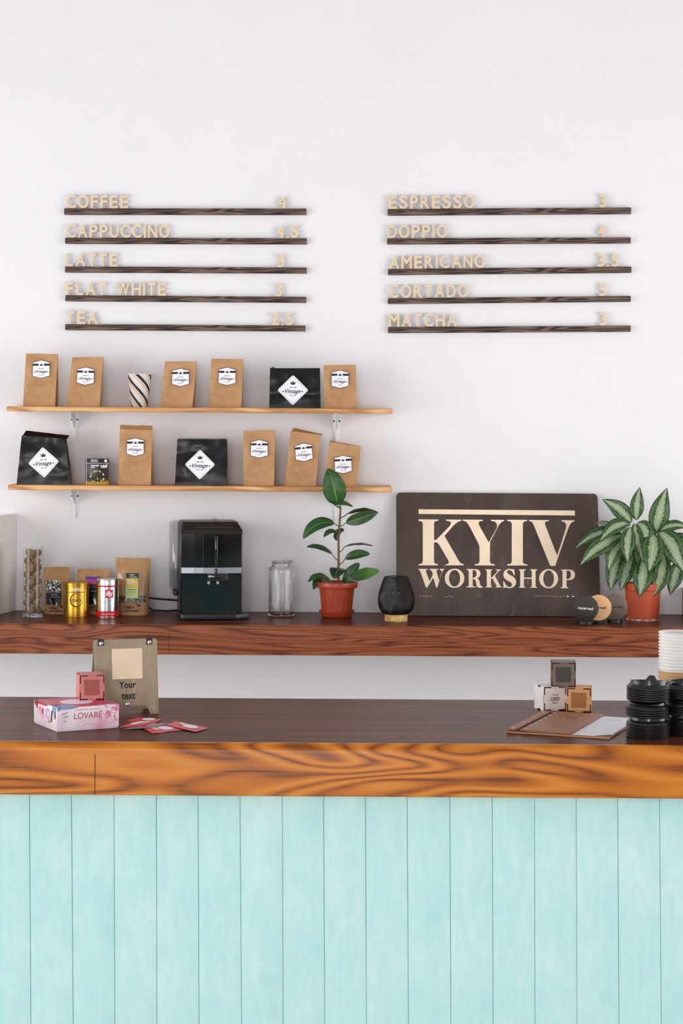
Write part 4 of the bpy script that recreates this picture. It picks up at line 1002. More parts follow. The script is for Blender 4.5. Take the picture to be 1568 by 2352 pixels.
rleaf((777.5, 1234, -.012), (781, 1225, .03), (770, 1239, .09), 34, (778, 1222, .06), hint=(0, -.8, .5), fold=.2)
rleaf((775.5, 1288, 0), (762, 1272, .0), (704, 1256.5, -.01), 15, (730, 1250, -.01), hint=(.2, -.8, .6), fold=.3)
rleaf((779, 1269, 0), (792, 1255, .0), (855.5, 1254, -.01), 16, (824, 1243, 0), hint=(0, -.3, 1), fold=.15, curl=.2)
rleaf((780, 1297, 0), (793, 1283, -.01), (849, 1272.5, -.03), 25, (820, 1270, -.03), hint=(0, -.85, .5), fold=.2)
rleaf((777, 1318, 0), (780, 1306, -.02), (768, 1329, -.10), 40, (775, 1302, -.07), hint=(0, -.6, .8), fold=.2, curl=.2)
rleaf((776, 1341, 0), (757, 1333, -.01), (707, 1337, -.04), 22, (730, 1310, -.03), hint=(0, -.6, .8), fold=.2, curl=.2)
rleaf((775, 1343, 0), (742, 1330, .0), (720, 1355, -.03), 20, (726, 1328, -.02), hint=(-.2, -.9, .3), fold=.3)
rleaf((778, 1344, 0), (792, 1346, -.03), (824.5, 1293.5, -.03), 30, (802, 1315, -.06), fold=.2, roll=-10)
rleaf((778, 1344, 0), (808, 1328, .0), (870, 1311, -.02), 32, (838, 1318, -.02), mat='younleaf', hint=(0, -.85, .5), fold=.15)

# ---- chinese evergreen in a terracotta coloured pot
m, nt, b = newmat('variegated_leaf')
tc, sx = leaf_uv(nt)
ac = mth(nt, 'ABSOLUTE', mth(nt, 'SUBTRACT', sx.outputs['Y'], .5))
ob = nd(nt, 'ShaderNodeObjectInfo')
def vnoise(sx_, sy_, off):
    cmb = nd(nt, 'ShaderNodeCombineXYZ')
    # veins run obliquely: shear the pattern towards the tip with distance from the midrib
    nt.links.new(mth(nt, 'MULTIPLY', mth(nt, 'SUBTRACT', sx.outputs['X'], mth(nt, 'MULTIPLY', ac, .45)), sx_), cmb.inputs[0])
    nt.links.new(mth(nt, 'MULTIPLY', sx.outputs['Y'], sy_), cmb.inputs[1]); nt.links.new(mth(nt, 'MULTIPLY_ADD', ob.outputs['Random'], 40, off), cmb.inputs[2])
    return nz(nt, cmb.outputs[0], 1.0, 3, .7)
edge = mth(nt, 'ADD', ac, mth(nt, 'MULTIPLY', mth(nt, 'SUBTRACT', vnoise(34, 5, 0), .5), .42))
green = ramp(nt, edge, [(.0, '96a683'), (.12, '8b9c76'), (.195, '84966c'), (.21, '14300f'), (.30, '21431a'), (.35, '4d7338'), (.41, '2c4f22'), (.5, '1f3d19')])
vein = mth(nt, 'LESS_THAN', ac, .012)
nt.links.new(mix(nt, mth(nt, 'MULTIPLY', vein, .6), green, lin('c3cfa6')), b.inputs['Base Color']); b.inputs['Roughness'].default_value = .32
side = mth(nt, 'SINE', mth(nt, 'MULTIPLY', mth(nt, 'SUBTRACT', sx.outputs['X'], mth(nt, 'MULTIPLY', ac, .45)), 90)); bump(nt, b, side, .1, .0012)
M['varieg'] = m
c, r = placed(1475.5, 1426.5, ZB, 36.5); kz = S(c.y); cy = c.y
ag = thing('chinese_evergreen', 'leafy plant with silver and green variegated leaves in an orange terracotta pot', 'potted plant', tuple(c))
pp = [(.0005, .001), (35 * kz, .001), (36.4 * kz, .003), (40.4 * kz, 68 * kz), (42.3 * kz, 69.5 * kz), (43 * kz, 83 * kz), (42.2 * kz, 84 * kz), (41 * kz, 83 * kz), (40 * kz, 76 * kz)]
q = MB(); q.shell(pp, 80); q.build('pot', M['terracotta'], ag, smooth=40)
q = MB(); n_ = 80; vs = []; fs = []
for i in range(n_ + 1):
    a = 2 * math.pi * i / n_; h_ = max(.0006, .0025 + .009 * noise.noise(Vector((math.cos(a) * 4, math.sin(a) * 4, 1)))) ; rr_ = 36.6 * kz + .0008
    vs += [(rr_ * math.cos(a), rr_ * math.sin(a), .0004), ((rr_ + .0006) * math.cos(a), (rr_ + .0006) * math.sin(a), .001 + h_), ((rr_ - .001) * math.cos(a), (rr_ - .001) * math.sin(a), .001 + h_)]
for i in range(n_):
    for j in range(2): fs.append((i * 3 + j, i * 3 + 3 + j, i * 3 + 4 + j, i * 3 + 1 + j))
q.add(vs, fs); q.build('chipped_foot', M['white'], ag, label='pale chipped foot of the pot')
q = MB(); q.lathe([(.0005, 76 * kz), (40.2 * kz, 76 * kz)], 40); q.build('soil', M['soil'], ag)
for i, (sx0, sy0, tx, ty, dy) in enumerate(((1468, 1350, 1458, 1208, -.01), (1482, 1350, 1506, 1222, .0), (1475, 1350, 1478, 1215, .03), (1462, 1352, 1440, 1225, -.02), (1490, 1352, 1530, 1235, .01))):
    q = MB(); A, B = P(sx0, sy0, cy + dy * .3), P(tx, ty, cy + dy); q.tube([A, A.lerp(B, .5) + Vector((0, 0, .01)), B], [3.2 * kz, 3 * kz, 2.2 * kz], 8); q.build('stem', M['petiole'], ag, world=True)
def al(b_, t_, wpx, mid=None, **kw):
    B, T_ = P(b_[0], b_[1], cy + b_[2]), P(t_[0], t_[1], cy + t_[2])
    kw.setdefault('fold', .22); kw.setdefault('curl', .1)
    return leaf('leaf', B, T_, wpx * kz * 1.16, M['varieg'], ag, P(mid[0], mid[1], cy + mid[2]) if mid else None, kind='agl', **kw)
al((1449, 1200, -.01), (1383, 1147, .01), 33, (1428, 1166, -.01), roll=-10)
al((1461, 1194, -.01), (1469, 1119, -.005), 29, (1460, 1160, -.03))
al((1507, 1222, 0), (1531.5, 1121, .0), 42, (1510, 1180, -.03))
al((1412, 1211, .0), (1367, 1201, .01), 14, (1392, 1198, 0), hint=(0, -.6, .8))
al((1441, 1203, -.02), (1376, 1244, -.07), 31, (1412, 1198, -.06), hint=(0, -.85, .5))
al((1425, 1222, .01), (1321, 1260, .0), 27, (1368, 1212, 0), hint=(0, -.85, .5))
al((1430, 1228, -.02), (1332, 1298, -.07), 36, (1374, 1246, -.07), hint=(0, -.9, .4))
al((1427, 1186, .03), (1447, 1206, .02), 30, (1430, 1200, .03))
al((1448, 1212, -.04), (1441, 1293, -.09), 32, (1436, 1242, -.10))
al((1457, 1203, -.02), (1477, 1293, -.07), 27, (1459, 1240, -.07))
al((1463, 1201, -.01), (1482, 1250, -.05), 34, (1490, 1212, -.05))
al((1499, 1226, -.03), (1489.5, 1313, -.11), 48, (1503, 1262, -.11))
al((1434, 1236, -.01), (1397, 1311, -.06), 35, (1404, 1258, -.06))
al((1424, 1268, .01), (1402, 1357, -.02), 35, (1404, 1310, -.02))
al((1452, 1272, .0), (1425, 1356, -.04), 32, (1434, 1318, -.04))
al((1477, 1282, -.03), (1467, 1371, -.085), 42, (1478, 1326, -.10))
al((1497, 1290, .0), (1485, 1350, -.03), 26, (1500, 1322, -.03))
al((1524, 1270, -.01), (1496, 1373, -.06), 36, (1524, 1326, -.06))
al((1513, 1222, -.02), (1572, 1318, -.07), 50, (1544, 1242, -.08))
al((1514, 1221, -.01), (1586, 1214, -.04), 26, (1545, 1196, -.04), hint=(0, -.75, .6))
al((1566, 1286, .02), (1538.5, 1366, .0), 34, (1546, 1326, -.01))
al((1540, 1232, .02), (1600, 1290, -.01), 40, (1570, 1244, -.01))
al((1530, 1238, .03), (1528, 1300, .02), 42, (1536, 1268, .01))
al((1466, 1232, .03), (1462, 1300, .02), 44, (1470, 1268, .01))
al((1480, 1212, .03), (1548, 1203, .05), 14, (1518, 1180, .05), hint=(0, .1, 1))
al((1428, 1250, .04), (1412, 1316, .03), 34, (1414, 1284, .03))
al((1492, 1215, .04), (1512, 1225, .06), 30, (1500, 1212, .05))

# ================================================================== MESH LANTERN
c, r = placed(909.3, 1429, ZB, 26.5); kz = S(c.y)
lt = thing('mesh_lantern', 'small black wire mesh lantern with a bulb on a round wooden base', 'lantern', tuple(c))
q = MB(); q.lathe([(r - .001, 0), (r, .001), (r, 15 * kz), (r - .001, 16 * kz)], 56); q.build('base', M['lampwood'], lt, smooth=40)
prof = [(26.8, 17), (33, 20.5), (38.2, 28), (40.8, 38), (41.5, 48), (40.5, 60), (37.6, 73), (33.2, 87), (29.3, 97), (26.8, 101.5)]
def pr_at(t):
    f_ = t * (len(prof) - 1); i = min(int(f_), len(prof) - 2); u = f_ - i
    p0, p1, p2, p3 = prof[max(i - 1, 0)], prof[i], prof[i + 1], prof[min(i + 2, len(prof) - 1)]
    g = lambda a, b_, c_, d: .5 * (2 * b_ + (c_ - a) * u + (2 * a - 5 * b_ + 4 * c_ - d) * u * u + (3 * b_ - a - 3 * c_ + d) * u ** 3)
    return g(p0[0], p1[0], p2[0], p3[0]) * kz, g(p0[1], p1[1], p2[1], p3[1]) * kz
q = MB(); NW = 60
for sgn in (1, -1):
    for w_ in range(NW):
        pts = []
        for i in range(25):
            t_ = i / 24; rr_, zz = pr_at(t_); a = 2 * math.pi * w_ / NW + sgn * 1.35 * t_
            pts.append((rr_ * math.cos(a), rr_ * math.sin(a), zz))
        q.tube(pts, .0008, 4, cap=False)
q.build('wire_mesh', M['blackwire'], lt, smooth=60)
q = MB()
for rr_, zz, th in ((26.8 * kz, 17 * kz, .0013), (26.8 * kz, 101.5 * kz, .0014)):
    q.lathe([(rr_ + th * math.cos(a), zz + th * math.sin(a)) for a in [2 * math.pi * i / 8 for i in range(8)]], 56, closed=True)
q.lathe([(.0005, 16 * kz + .0004), (26 * kz, 16 * kz + .0004), (26 * kz, 17.2 * kz), (.0005, 17.2 * kz)], 48)
q.build('rim', M['blackwire'], lt)
q = MB(); q.lathe([(7.5 * kz, 17 * kz), (7.8 * kz, 18 * kz), (7.8 * kz, 34 * kz), (6.5 * kz, 35.5 * kz), (.0005, 35.5 * kz)], 28); q.build('socket', M['rubber'], lt)
bp = [(5.5, 35.5), (6.5, 40), (10.5, 48), (14.5, 55), (16.2, 62), (15.2, 70), (11.5, 76), (6, 79), (.3, 79.8)]
q = MB(); q.shell([(a * kz, b_ * kz) for a, b_ in bp], 32); bu = q.build('bulb', M['thinglass'], lt, smooth=70)
q = MB(); pts = []
for i in range(90):
    t_ = i / 89; a = t_ * 6 * math.pi; rr_ = (4 + 6 * math.sin(math.pi * t_)) * kz; pts.append((rr_ * math.cos(a), rr_ * math.sin(a), (42 + 30 * t_) * kz))
q.tube(pts, .0005, 5)
for i in range(0, 90, 9): q.lathe([(.0004, -.002), (.0016, 0), (.0004, .002)], 8, M=T(*pts[i]))
q.build('wire_lights', M['steel'], bu)

# ================================================================== LETTERED SIGN BOARD
YB0 = 8.395; zt_ = P(1140, 1133.5, 8.525).z
BO = Vector((0, YB0, ZB + .0028)); ey = Vector((0, 8.525 - YB0, zt_ - ZB)).normalized(); ex = Vector((1, 0, 0)); en = ex.cross(ey)   # en points to the camera side
if en.y > 0: en = -en
def bl(px, py):
    C = Vector((0, 0, CZ)); d = P(px, py, 1.0) - C
    t = (BO - C).dot(en) / d.dot(en); q_ = C + d * t - BO
    return q_.dot(ex), q_.dot(ey)
sg = thing('sign_board', 'dark stained plywood sign lettered KYIV WORKSHOP leaning on the wall', 'sign', (bl(1140, 1410)[0], YB0, ZB))
BM = Matrix(((ex.x, ey.x, en.x, BO.x), (ex.y, ey.y, en.y, BO.y), (ex.z, ey.z, en.z, BO.z), (0, 0, 0, 1)))
x0 = (bl(910, 1140)[0] + bl(909.5, 1410)[0]) / 2; x1 = (bl(1371, 1140)[0] + bl(1380, 1410)[0]) / 2; yt = bl(1140, 1132.5)[1]
q = MB(); q.prism(rrect(x0, 0, x1, yt, .019, 6), -.010, 0, 'z', M=BM, bev=.0006); q.build('board', M['signply'], sg, world=True, smooth=30)
def cz_(x, y): return bl(890 + x / 3.0745, 1110 + y / 3.0745)
Kp = [(217,255),(357,256),(357,264),(337,268),(329,275),(327,287),(327,402),(345,397),(437,303),(446,285),(446,276),(438,269),(412,264),(412,256),(520,258),(520,265),(495,273),(465,298),(401,372),(500,545),(515,565),(538,573),(538,580),(408,580),(408,573),(427,569),(432,558),(425,540),(361,430),(345,416),(327,420),(327,552),(331,566),(355,573),(355,580),(217,580),(217,573),(240,568),(248,553),(248,287),(243,272),(217,264)]
Yp = [(530,257),(672,258),(672,265),(650,269),(641,280),(645,296),(713,418),(766,326),(774,302),(769,282),(755,271),(730,266),(730,258),(822,259),(822,266),(805,273),(786,294),(723,412),(722,440),(722,552),(728,567),(756,574),(756,581),(614,580),(614,573),(640,568),(648,553),(648,448),(641,426),(570,291),(555,272),(530,264)]
Ip = [(843,258),(984,259),(984,266),(962,271),(954,286),(954,553),(961,569),(987,574),(987,581),(843,581),(843,573),(868,569),(876,553),(876,287),(868,271),(843,265)]
Vp = [(998,259),(1138,260),(1138,267),(1117,271),(1109,281),(1112,296),(1196,512),(1256,325),(1261,302),(1257,284),(1246,274),(1228,269),(1228,261),(1318,262),(1318,269),(1299,276),(1285,295),(1268,335),(1182,584),(1147,583),(1045,330),(1031,295),(1018,273),(998,266)]
Wp = [(217,605),(281,605),(281,611),(270,613),(269,622),(297,694),(319,642),(311,620),(297,611),(297,605),(357,605),(357,611),(346,613),(344,622),(364,690),(380,632),(381,617),(368,611),(368,605),(397,605),(397,611),(389,617),(384,628),(350,736),(341,736),(322,666),(280,736),(270,736),(230,622),(225,612),(217,611)]
Rp = [(556,606),(606,606),(632,608),(648,616),(655,632),(655,645),(649,660),(632,671),(644,680),(650,700),(654,718),(659,727),(672,730),(672,736),(657,740),(640,738),(628,728),(622,692),(614,678),(600,676),(600,722),(606,729),(622,731),(622,736),(556,736),(556,731),(566,729),(572,722),(572,620),(566,613),(556,611)]
Rh = [(600,613),(600,669),(610,667),(622,658),(627,644),(626,628),(618,616),(608,613)]
Sp = [(893,606),(897,650),(890,650),(880,626),(866,614),(852,613),(842,620),(843,632),(858,644),(885,660),(901,675),(907,692),(905,712),(893,730),(872,740),(848,740),(830,735),(822,740),(817,740),(815,692),(822,692),(832,715),(848,731),(864,733),(876,726),(878,715),(870,702),(838,683),(822,668),(816,650),(819,628),(834,611),(855,604),(872,606),(885,610),(888,606)]
Hp = [(925,608),(974,608),(974,613),(964,617),(962,624),(962,667),(1017,667),(1017,624),(1015,617),(1006,613),(1006,608),(1055,608),(1055,613),(1046,617),(1044,624),(1044,724),(1046,731),(1055,734),(1055,738),(1006,738),(1006,734),(1015,731),(1017,724),(1017,675),(962,675),(962,724),(964,731),(974,734),(974,738),(925,738),(925,734),(933,731),(935,724),(935,624),(933,617),(925,613)]
Pp = [(1222,610),(1282,610),(1304,614),(1317,625),(1323,645),(1318,666),(1302,680),(1280,684),(1262,684),(1262,728),(1267,734),(1276,736),(1276,741),(1222,741),(1222,736),(1230,734),(1234,728),(1234,622),(1230,616),(1222,614)]
Ph = [(1262,617),(1262,677),(1275,677),(1288,668),(1293,650),(1292,632),(1286,621),(1275,617)]
k2 = lambda pts: [(688 + (x - 217) * (121 / 323), 608 + (y - 255) * (128 / 325)) for x, y in pts]
GL = [('K', [Kp]), ('Y', [Yp]), ('I', [Ip]), ('V', [Vp]), ('W', [Wp]), ('O', [ellipse(472, 671, 69, 68), ellipse(472, 671, 39, 59)[::-1]]), ('R', [Rp, Rh]), ('K', [k2(Kp)]), ('S', [Sp]), ('H', [Hp]),
      ('O', [ellipse(1136, 674, 67, 68), ellipse(1136, 674, 38, 59)[::-1]]), ('P', [Pp, Ph])]
for nm, cs in GL:
    q = MB(); q.mesh(poly_mesh([[cz_(x, y) for x, y in c_] for c_ in cs], .0012), BM); q.build('letter', M['ply_front'], sg, world=True, smooth=0, label=f'pale birch letter {nm}')
q = MB(); q.mesh(poly_mesh([[cz_(*t_) for t_ in ((218, 184), (1321, 193), (1321, 228), (218, 217))]], .0012), BM); q.build('bar', M['ply_front'], sg, world=True, smooth=0, label='pale birch bar above the letters')
q = MB(); rr = random.Random(11)
for a, b_ in ((218, 305), (405, 465), (1035, 1240)):
    x = a
    while x < b_:
        l_ = rr.uniform(10, 26); y = 797 + rr.uniform(-5, 5)
        q.mesh(poly_mesh([[cz_(x, y), cz_(x + l_ * .5, y - rr.uniform(1, 3)), cz_(x + l_, y + rr.uniform(-3, 3)), cz_(x + l_ * .5, y + rr.uniform(1.5, 4))]], .0003), BM); x += l_ * rr.uniform(.8, 1.4)
M['scratch'] = plain('scratched_pale_wood', 'c9b39a', .6); q.build('scratches', M['scratch'], sg, world=True, smooth=0)
for x in (1270, 1308):
    lx, ly = cz_(x, 799); q = MB(); q.lathe([(.0045, 0), (.0042, .0012), (.002, .002), (.0002, .0022)], 16, M=BM @ T(lx, ly, 0)); q.build('screw', M['steel'], sg, world=True)

# ================================================================== ROUND RESERVED SIGNS
def reserved(label, cx, cyp, rpx, base_y, bw, bh, mat, ink, yaw, tilt, bmat='blackmat'):
    p, rb = placed(cx, base_y, ZB, bw / 2); k = S(p.y)
    t = thing('reserved_sign', label, 'table sign', tuple(p), R(yaw), 'round reserved signs')
    hz = P(cx, cyp, p.y).z - ZB; r_ = rpx * k; hb = bh * k
    q = MB(); q.lathe([(rb - .001, .0002), (rb, .001), (rb, hb - .001), (rb - .001, hb), (.0005, hb)], 40); q.build('foot', M[bmat], t)
    pts = [(r_ * math.cos(a), hz + r_ * math.sin(a)) for a in [2 * math.pi * i / 72 for i in range(72)]]
    pts = [(x, max(z, hb - .0004)) for x, z in pts]
    pts = [pt_ for i, pt_ in enumerate(pts) if i == 0 or (abs(pt_[0] - pts[i - 1][0]) + abs(pt_[1] - pts[i - 1][1])) > 1e-5]
    q = MB(); q.prism(pts, -.004, .003, 'y', bev=.0006); d = q.build('disc', M[mat], t, smooth=40)
    q = MB(); put_text(q, 'reserved', 0, 0, 35 * k, 7.2 * k, T(-.002 * (yaw == 0), -.0042, hz + .5 * k) @ Ry(R(tilt)) @ FRONT, .022, 0, t=.0003, space=1.06); q.build('lettering', M[ink], d, smooth=0)
reserved('round black reserved sign with cream lettering, frontmost of the three', 1344, 1397.3, 29.4, 1435.6, 40, 8, 'darkdisc', 'cream', -4, 4)
reserved('round pale birch reserved sign, partly behind the black one', 1374, 1395.7, 29.6, 1433.4, 25, 6, 'tandisc', 'ink', 0, 1, 'rubber')
reserved('round weathered grey reserved sign beside the terracotta pot', 1411.8, 1394, 29.3, 1432.0, 35, 8.5, 'greydisc', 'ink', 0, -1)

# ================================================================== FRONT COUNTER, LEFT
# ---- pink tea box
A, B = onz(130.4, 1682, ZF), onz(272.7, 1671.7, ZF); phi = math.atan2(B.y - A.y, B.x - A.x); W = (B - A).length; D_ = .148; H_ = 55.2 * S(A.y)
tb = thing('tea_box', 'pink floral carton tea box lettered LOVARE on the front counter', 'box', tuple(A), phi)
m, nt, b = newmat('watercolour_carton')
n1 = nz(nt, coord(nt, (16, 16, 20)), 1, 3, .5, .4)
nt.links.new(ramp(nt, n1, [(.35, 'fdf6f8'), (.55, 'f9e2ea'), (.72, 'f2b4cb')]), b.inputs['Base Color']); b.inputs['Roughness'].default_value = .3; M['carton'] = m
m, nt, b = newmat('crimson_carton_top')
nt.links.new(ramp(nt, nz(nt, coord(nt, (14, 30, 1)), 1, 3, .5, .5), [(.3, 'b52a4a'), (.5, 'd0385c'), (.68, 'e58aa6')]), b.inputs['Base Color']); b.inputs['Roughness'].default_value = .3; M['cartontop'] = m
q = MB(); q.box((W / 2, D_ / 2, .006), (W - .003, D_ - .003, .0115), .0006); q.build('tray', M['carton'], tb, smooth=30)
q = MB(); q.box((W / 2, D_ / 2, (H_ + .0035) / 2), (W, D_, H_ - .0035), .0007); lid = q.build('lid', M['carton'], tb, smooth=30)
q = MB(); q.prism(rrect(.0008, .0008, W - .0008, D_ - .0008, .001), H_, H_ + .0003, 'z'); q.build('top_print', M['cartontop'], lid, smooth=0)
u = W / 142.3; LF = T(0, -.0002, 0) @ FRONT; LL = Matrix(((0, 0, -1, -.0002), (-1, 0, 0, 0), (0, 1, 0, 0), (0, 0, 0, 1)))     # left face: x runs from back(-D_) to front(0)
c_ = {n: plain(n, h, .35, var=.1, vs=90) for n, h in dict(rose_print='f0a3c0', pale_rose_print='fbe6ee', blue_print='8fa6cf', slate_print='aeb9c6', gold_print='b59a5a', red_print='b01d2e', dark_print='4a2b3f', pink_print='e7b8d8').items()}
def prnt(nm, shapes, L):
    q = MB()
    for s_ in shapes: q.mesh(poly_mesh([s_], .0002), L)
    q.build('print', c_[nm], lid, smooth=0)
el = lambda x, y, a, b_: [(px * u, py * u) for px, py in ellipse(x, y, a, b_, 18)]
prnt('rose_print', [el(126, 37, 12, 12), el(116, 30, 7, 8), el(138, 45, 5, 8)], LF)
prnt('pale_rose_print', [el(108, 45, 8, 7), el(120, 42, 5, 3), el(130, 36, 6, 3), el(118, 49, 9, 4), el(128, 30, 4, 5)], LF @ T(0, 0, .0002))
prnt('blue_print', [el(20, 51, 17, 4), el(4, 50, 4, 6)], LF); prnt('slate_print', [el(15, 38, 4, 2), el(21, 40, 4, 2), el(16, 30, 4, 2), el(22, 32, 4, 2), el(18, 22, 3.5, 2), el(40, 50, 8, 2)], LF)
prnt('gold_print', [el(132, 26, 2, 3.5), el(135, 19, 1.8, 3.5)], LF)
q = MB(); ht = 13.5 * u; put_text(q, 'LOVARE', 71 * u, 32 * u, 64 * u, ht, LF @ Rx(0), .0, t=.0002); q.mesh(poly_mesh([[(100 * u, 41 * u), (102.4 * u, 41 * u), (104 * u, 45 * u)]], .0002), LF)
put_text(q, 'FLOWER TEA ASSORTED', 70 * u, 45 * u, 52 * u, 2.3 * u, LF, 0, t=.0002)
M['roseink'] = plain('brick_red_ink', 'b5564c', .5); q.build('lettering', M['roseink'], lid, smooth=0)
q = MB(); arc = [(74 * u + 18 * u * math.cos(a), .0035 + 11 * u * math.sin(a)) for a in [math.pi * i / 20 for i in range(21)]]
q.mesh(poly_mesh([arc + [(74 * u + 16.8 * u * math.cos(a), .0035 + 9.8 * u * math.sin(a)) for a in [math.pi * i / 20 for i in range(20, -1, -1)]]], .0002), LF); q.build('thumb_notch', c_['rose_print'], lid, smooth=0)
v = D_ / 90
ev = lambda x, y, a, b_: [(-D_ + px * v, py * u) for px, py in ellipse(x, y, a, b_, 16)]
prnt('red_print', [ev(10, 48, 8, 7), ev(13, 42, 3, 7), ev(35, 34, 3, 7), ev(30, 50, 26, 3)], LL); prnt('blue_print', [ev(56, 33, 6, 12), ev(80, 46, 8, 9)], LL); prnt('dark_print', [ev(71, 36, 3, 7), ev(83, 34, 3, 8), ev(70, 25, 3, 8)], LL)
prnt('pale_rose_print', [ev(57, 32, 4, 8)], LL @ T(0, 0, .0002)); prnt('pink_print', [ev(34, 20, 6, 2), ev(50, 14, 2, 2)], LL); prnt('gold_print', [ev(24, 38, 3, 4), ev(62, 17, 5, 3)], LL)
LT = T(0, 0, H_ + .0003)
prnt('pale_rose_print', [[(x * u, y * v) for x, y in ellipse(72, 46, 36, 22, 30)]], LT); prnt('blue_print', [[(x * u, y * v) for x, y in ellipse(26, 12, 22, 9, 24)]], LT)
prnt('dark_print', [[(x * u, y * v) for x, y in ellipse(14, 26, 8, 8, 24)]], LT)

# ---- finger-jointed wooden cubes
def cube(label, p, size, rz, mat, core, deco, deco_mat, tops=True):
    t = thing('wooden_cube', label, 'cube', tuple(p), R(rz), 'finger jointed wooden cubes'); h = size / 2; e = .0034 * size / .057; g = .0007
    q = MB(); q.box((0, 0, h), (size - 2 * g, size - 2 * g, size - 2 * g), .0004); q.build('core', M[core], t, smooth=0)
    a = size / 6
    plus = [(-h + e, -h + e), (-a, -h + e), (-a, -h), (a, -h), (a, -h + e), (h - e, -h + e), (h - e, -a), (h, -a), (h, a), (h - e, a), (h - e, h - e), (a, h - e), (a, h), (-a, h), (-a, h - e), (-h + e, h - e), (-h + e, a), (-h, a), (-h, -a), (-h + e, -a)]
    sidep = [(-h, -h), (-a, -h), (-a, -h + e), (a, -h + e), (a, -h), (h, -h), (h, -a), (h - e, -a), (h - e, a), (h, a), (h, h), (a, h), (a, h - e), (-a, h - e), (-a, h), (-h, h), (-h, a), (-h + e, a), (-h + e, -a), (-h, -a)]
    for k, (nm, pts, Mx) in enumerate((('face_plate', plus, T(0, -h + g * .6, h) @ FRONT), ('side_plate', sidep, T(-h + g * .6, 0, h) @ Rz(R(-90)) @ FRONT), ('side_plate', sidep, T(h - g * .6, 0, h) @ Rz(R(90)) @ FRONT), ('top_plate', sidep, T(0, 0, size - g * .6)), ('back_plate', plus, T(0, h - g * .6, h) @ Rz(R(180)) @ FRONT))):
        q = MB(); q.mesh(poly_mesh([pts], g), Mx); o = q.build(nm, M[mat], t, smooth=0)
        if k == 0: fp = o
    L = T(0, -h - g * .4, h) @ FRONT
    deco(fp, L, size, deco_mat)
    return t
def panel_deco(fp, L, s_, mt):
    q = MB(); q.mesh(poly_mesh([rect(-s_ * .32, -s_ * .31, s_ * .30, s_ * .31)], .0002), L); q.build('engraved_square', M[mt], fp, smooth=0)
def logo_deco(fp, L, s_, mt):
    q = MB(); put_text(q, 'LOGO', .01 * s_, -.01 * s_, .38 * s_, .155 * s_, L, .035, t=.0002); put_text(q, 'CUSTOM', .01 * s_, .155 * s_, .25 * s_, .055 * s_, L, .02, t=.0002); put_text(q, 'PRINT', .01 * s_, -.17 * s_, .25 * s_, .06 * s_, L, .02, t=.0002)
    q.build('lettering', M['brownink'], fp, smooth=0)
    q = MB(); q.mesh(poly_mesh([ellipse(.01 * s_, 0, .27 * s_, .27 * s_, 40), ellipse(.01 * s_, 0, .262 * s_, .262 * s_, 40)[::-1]], .0002), L); q.build('ring', M['palebrown'], fp, smooth=0)
M['palebrown'] = plain('pale_brown_ink', 'd8c4b2', .6)
def engr(nm, a, b_):
    m, nt, b = newmat(nm); nt.links.new(ramp(nt, nz(nt, coord(nt, (300, 300, 300)), 1, 2, .6), [(.4, a), (.6, b_)]), b.inputs['Base Color']); b.inputs['Roughness'].default_value = .7; M[nm] = m
engr('rose_engraving', 'a5554e', 'ad5e57'); engr('dark_engraving', '474139', '4d4740'); engr('tan_engraving', 'a56c35', 'ae763b')
M['rosewood'] = plain('rose_stained_plywood', 'd4807a', .55, var=.08, vs=50); M['rosecore'] = plain('dark_rose_edge', '6e2e26', .7)
M['greycube'] = plain('grey_stained_cube', '74665b', .55, var=.15, vs=50); M['whitecube'] = plain('white_painted_plywood', 'f1e8e2', .5, var=.03); M['tancube'] = plain('tan_plywood', 'dfa26a', .55, var=.08, vs=50)
M['browncore'] = plain('laser_brown_edge', '58301f', .75)
pc = onz(199, 1609, ZF + H_)
cube('rose stained wooden cube standing on the pink tea box', (pc.x + .004, pc.y + .032, ZF + H_ + .0004), .0565, 15, 'rosewood', 'rosecore', panel_deco, 'rose_engraving')
szc = .0575
def cubeat(label, px, py, rz, mat, core, deco, dm, z=None, size=szc):
    p = onz(px, py, ZF); return cube(label, (p.x, p.y + size * .5, ZF + .0002 if z is None else z), size, rz, mat, core, deco, dm), p
_, pw = cubeat('white wooden cube engraved LOGO, bottom left of the three stacked cubes', 1266, 1633, 17, 'whitecube', 'browncore', logo_deco, 'ink')
_, pt_ = cubeat('tan wooden cube at the bottom right of the three stacked cubes', 1333, 1636.5, -8, 'tancube', 'browncore', panel_deco, 'tan_engraving')
xm = P(1292.5, 1575, pw.y + .02).x
cube('dark grey wooden cube on top of the white and tan cubes', (xm, (pw.y + pt_.y) / 2 + .031, ZF + szc + .0008), .0575, -4, 'greycube', 'browncore', panel_deco, 'dark_engraving')

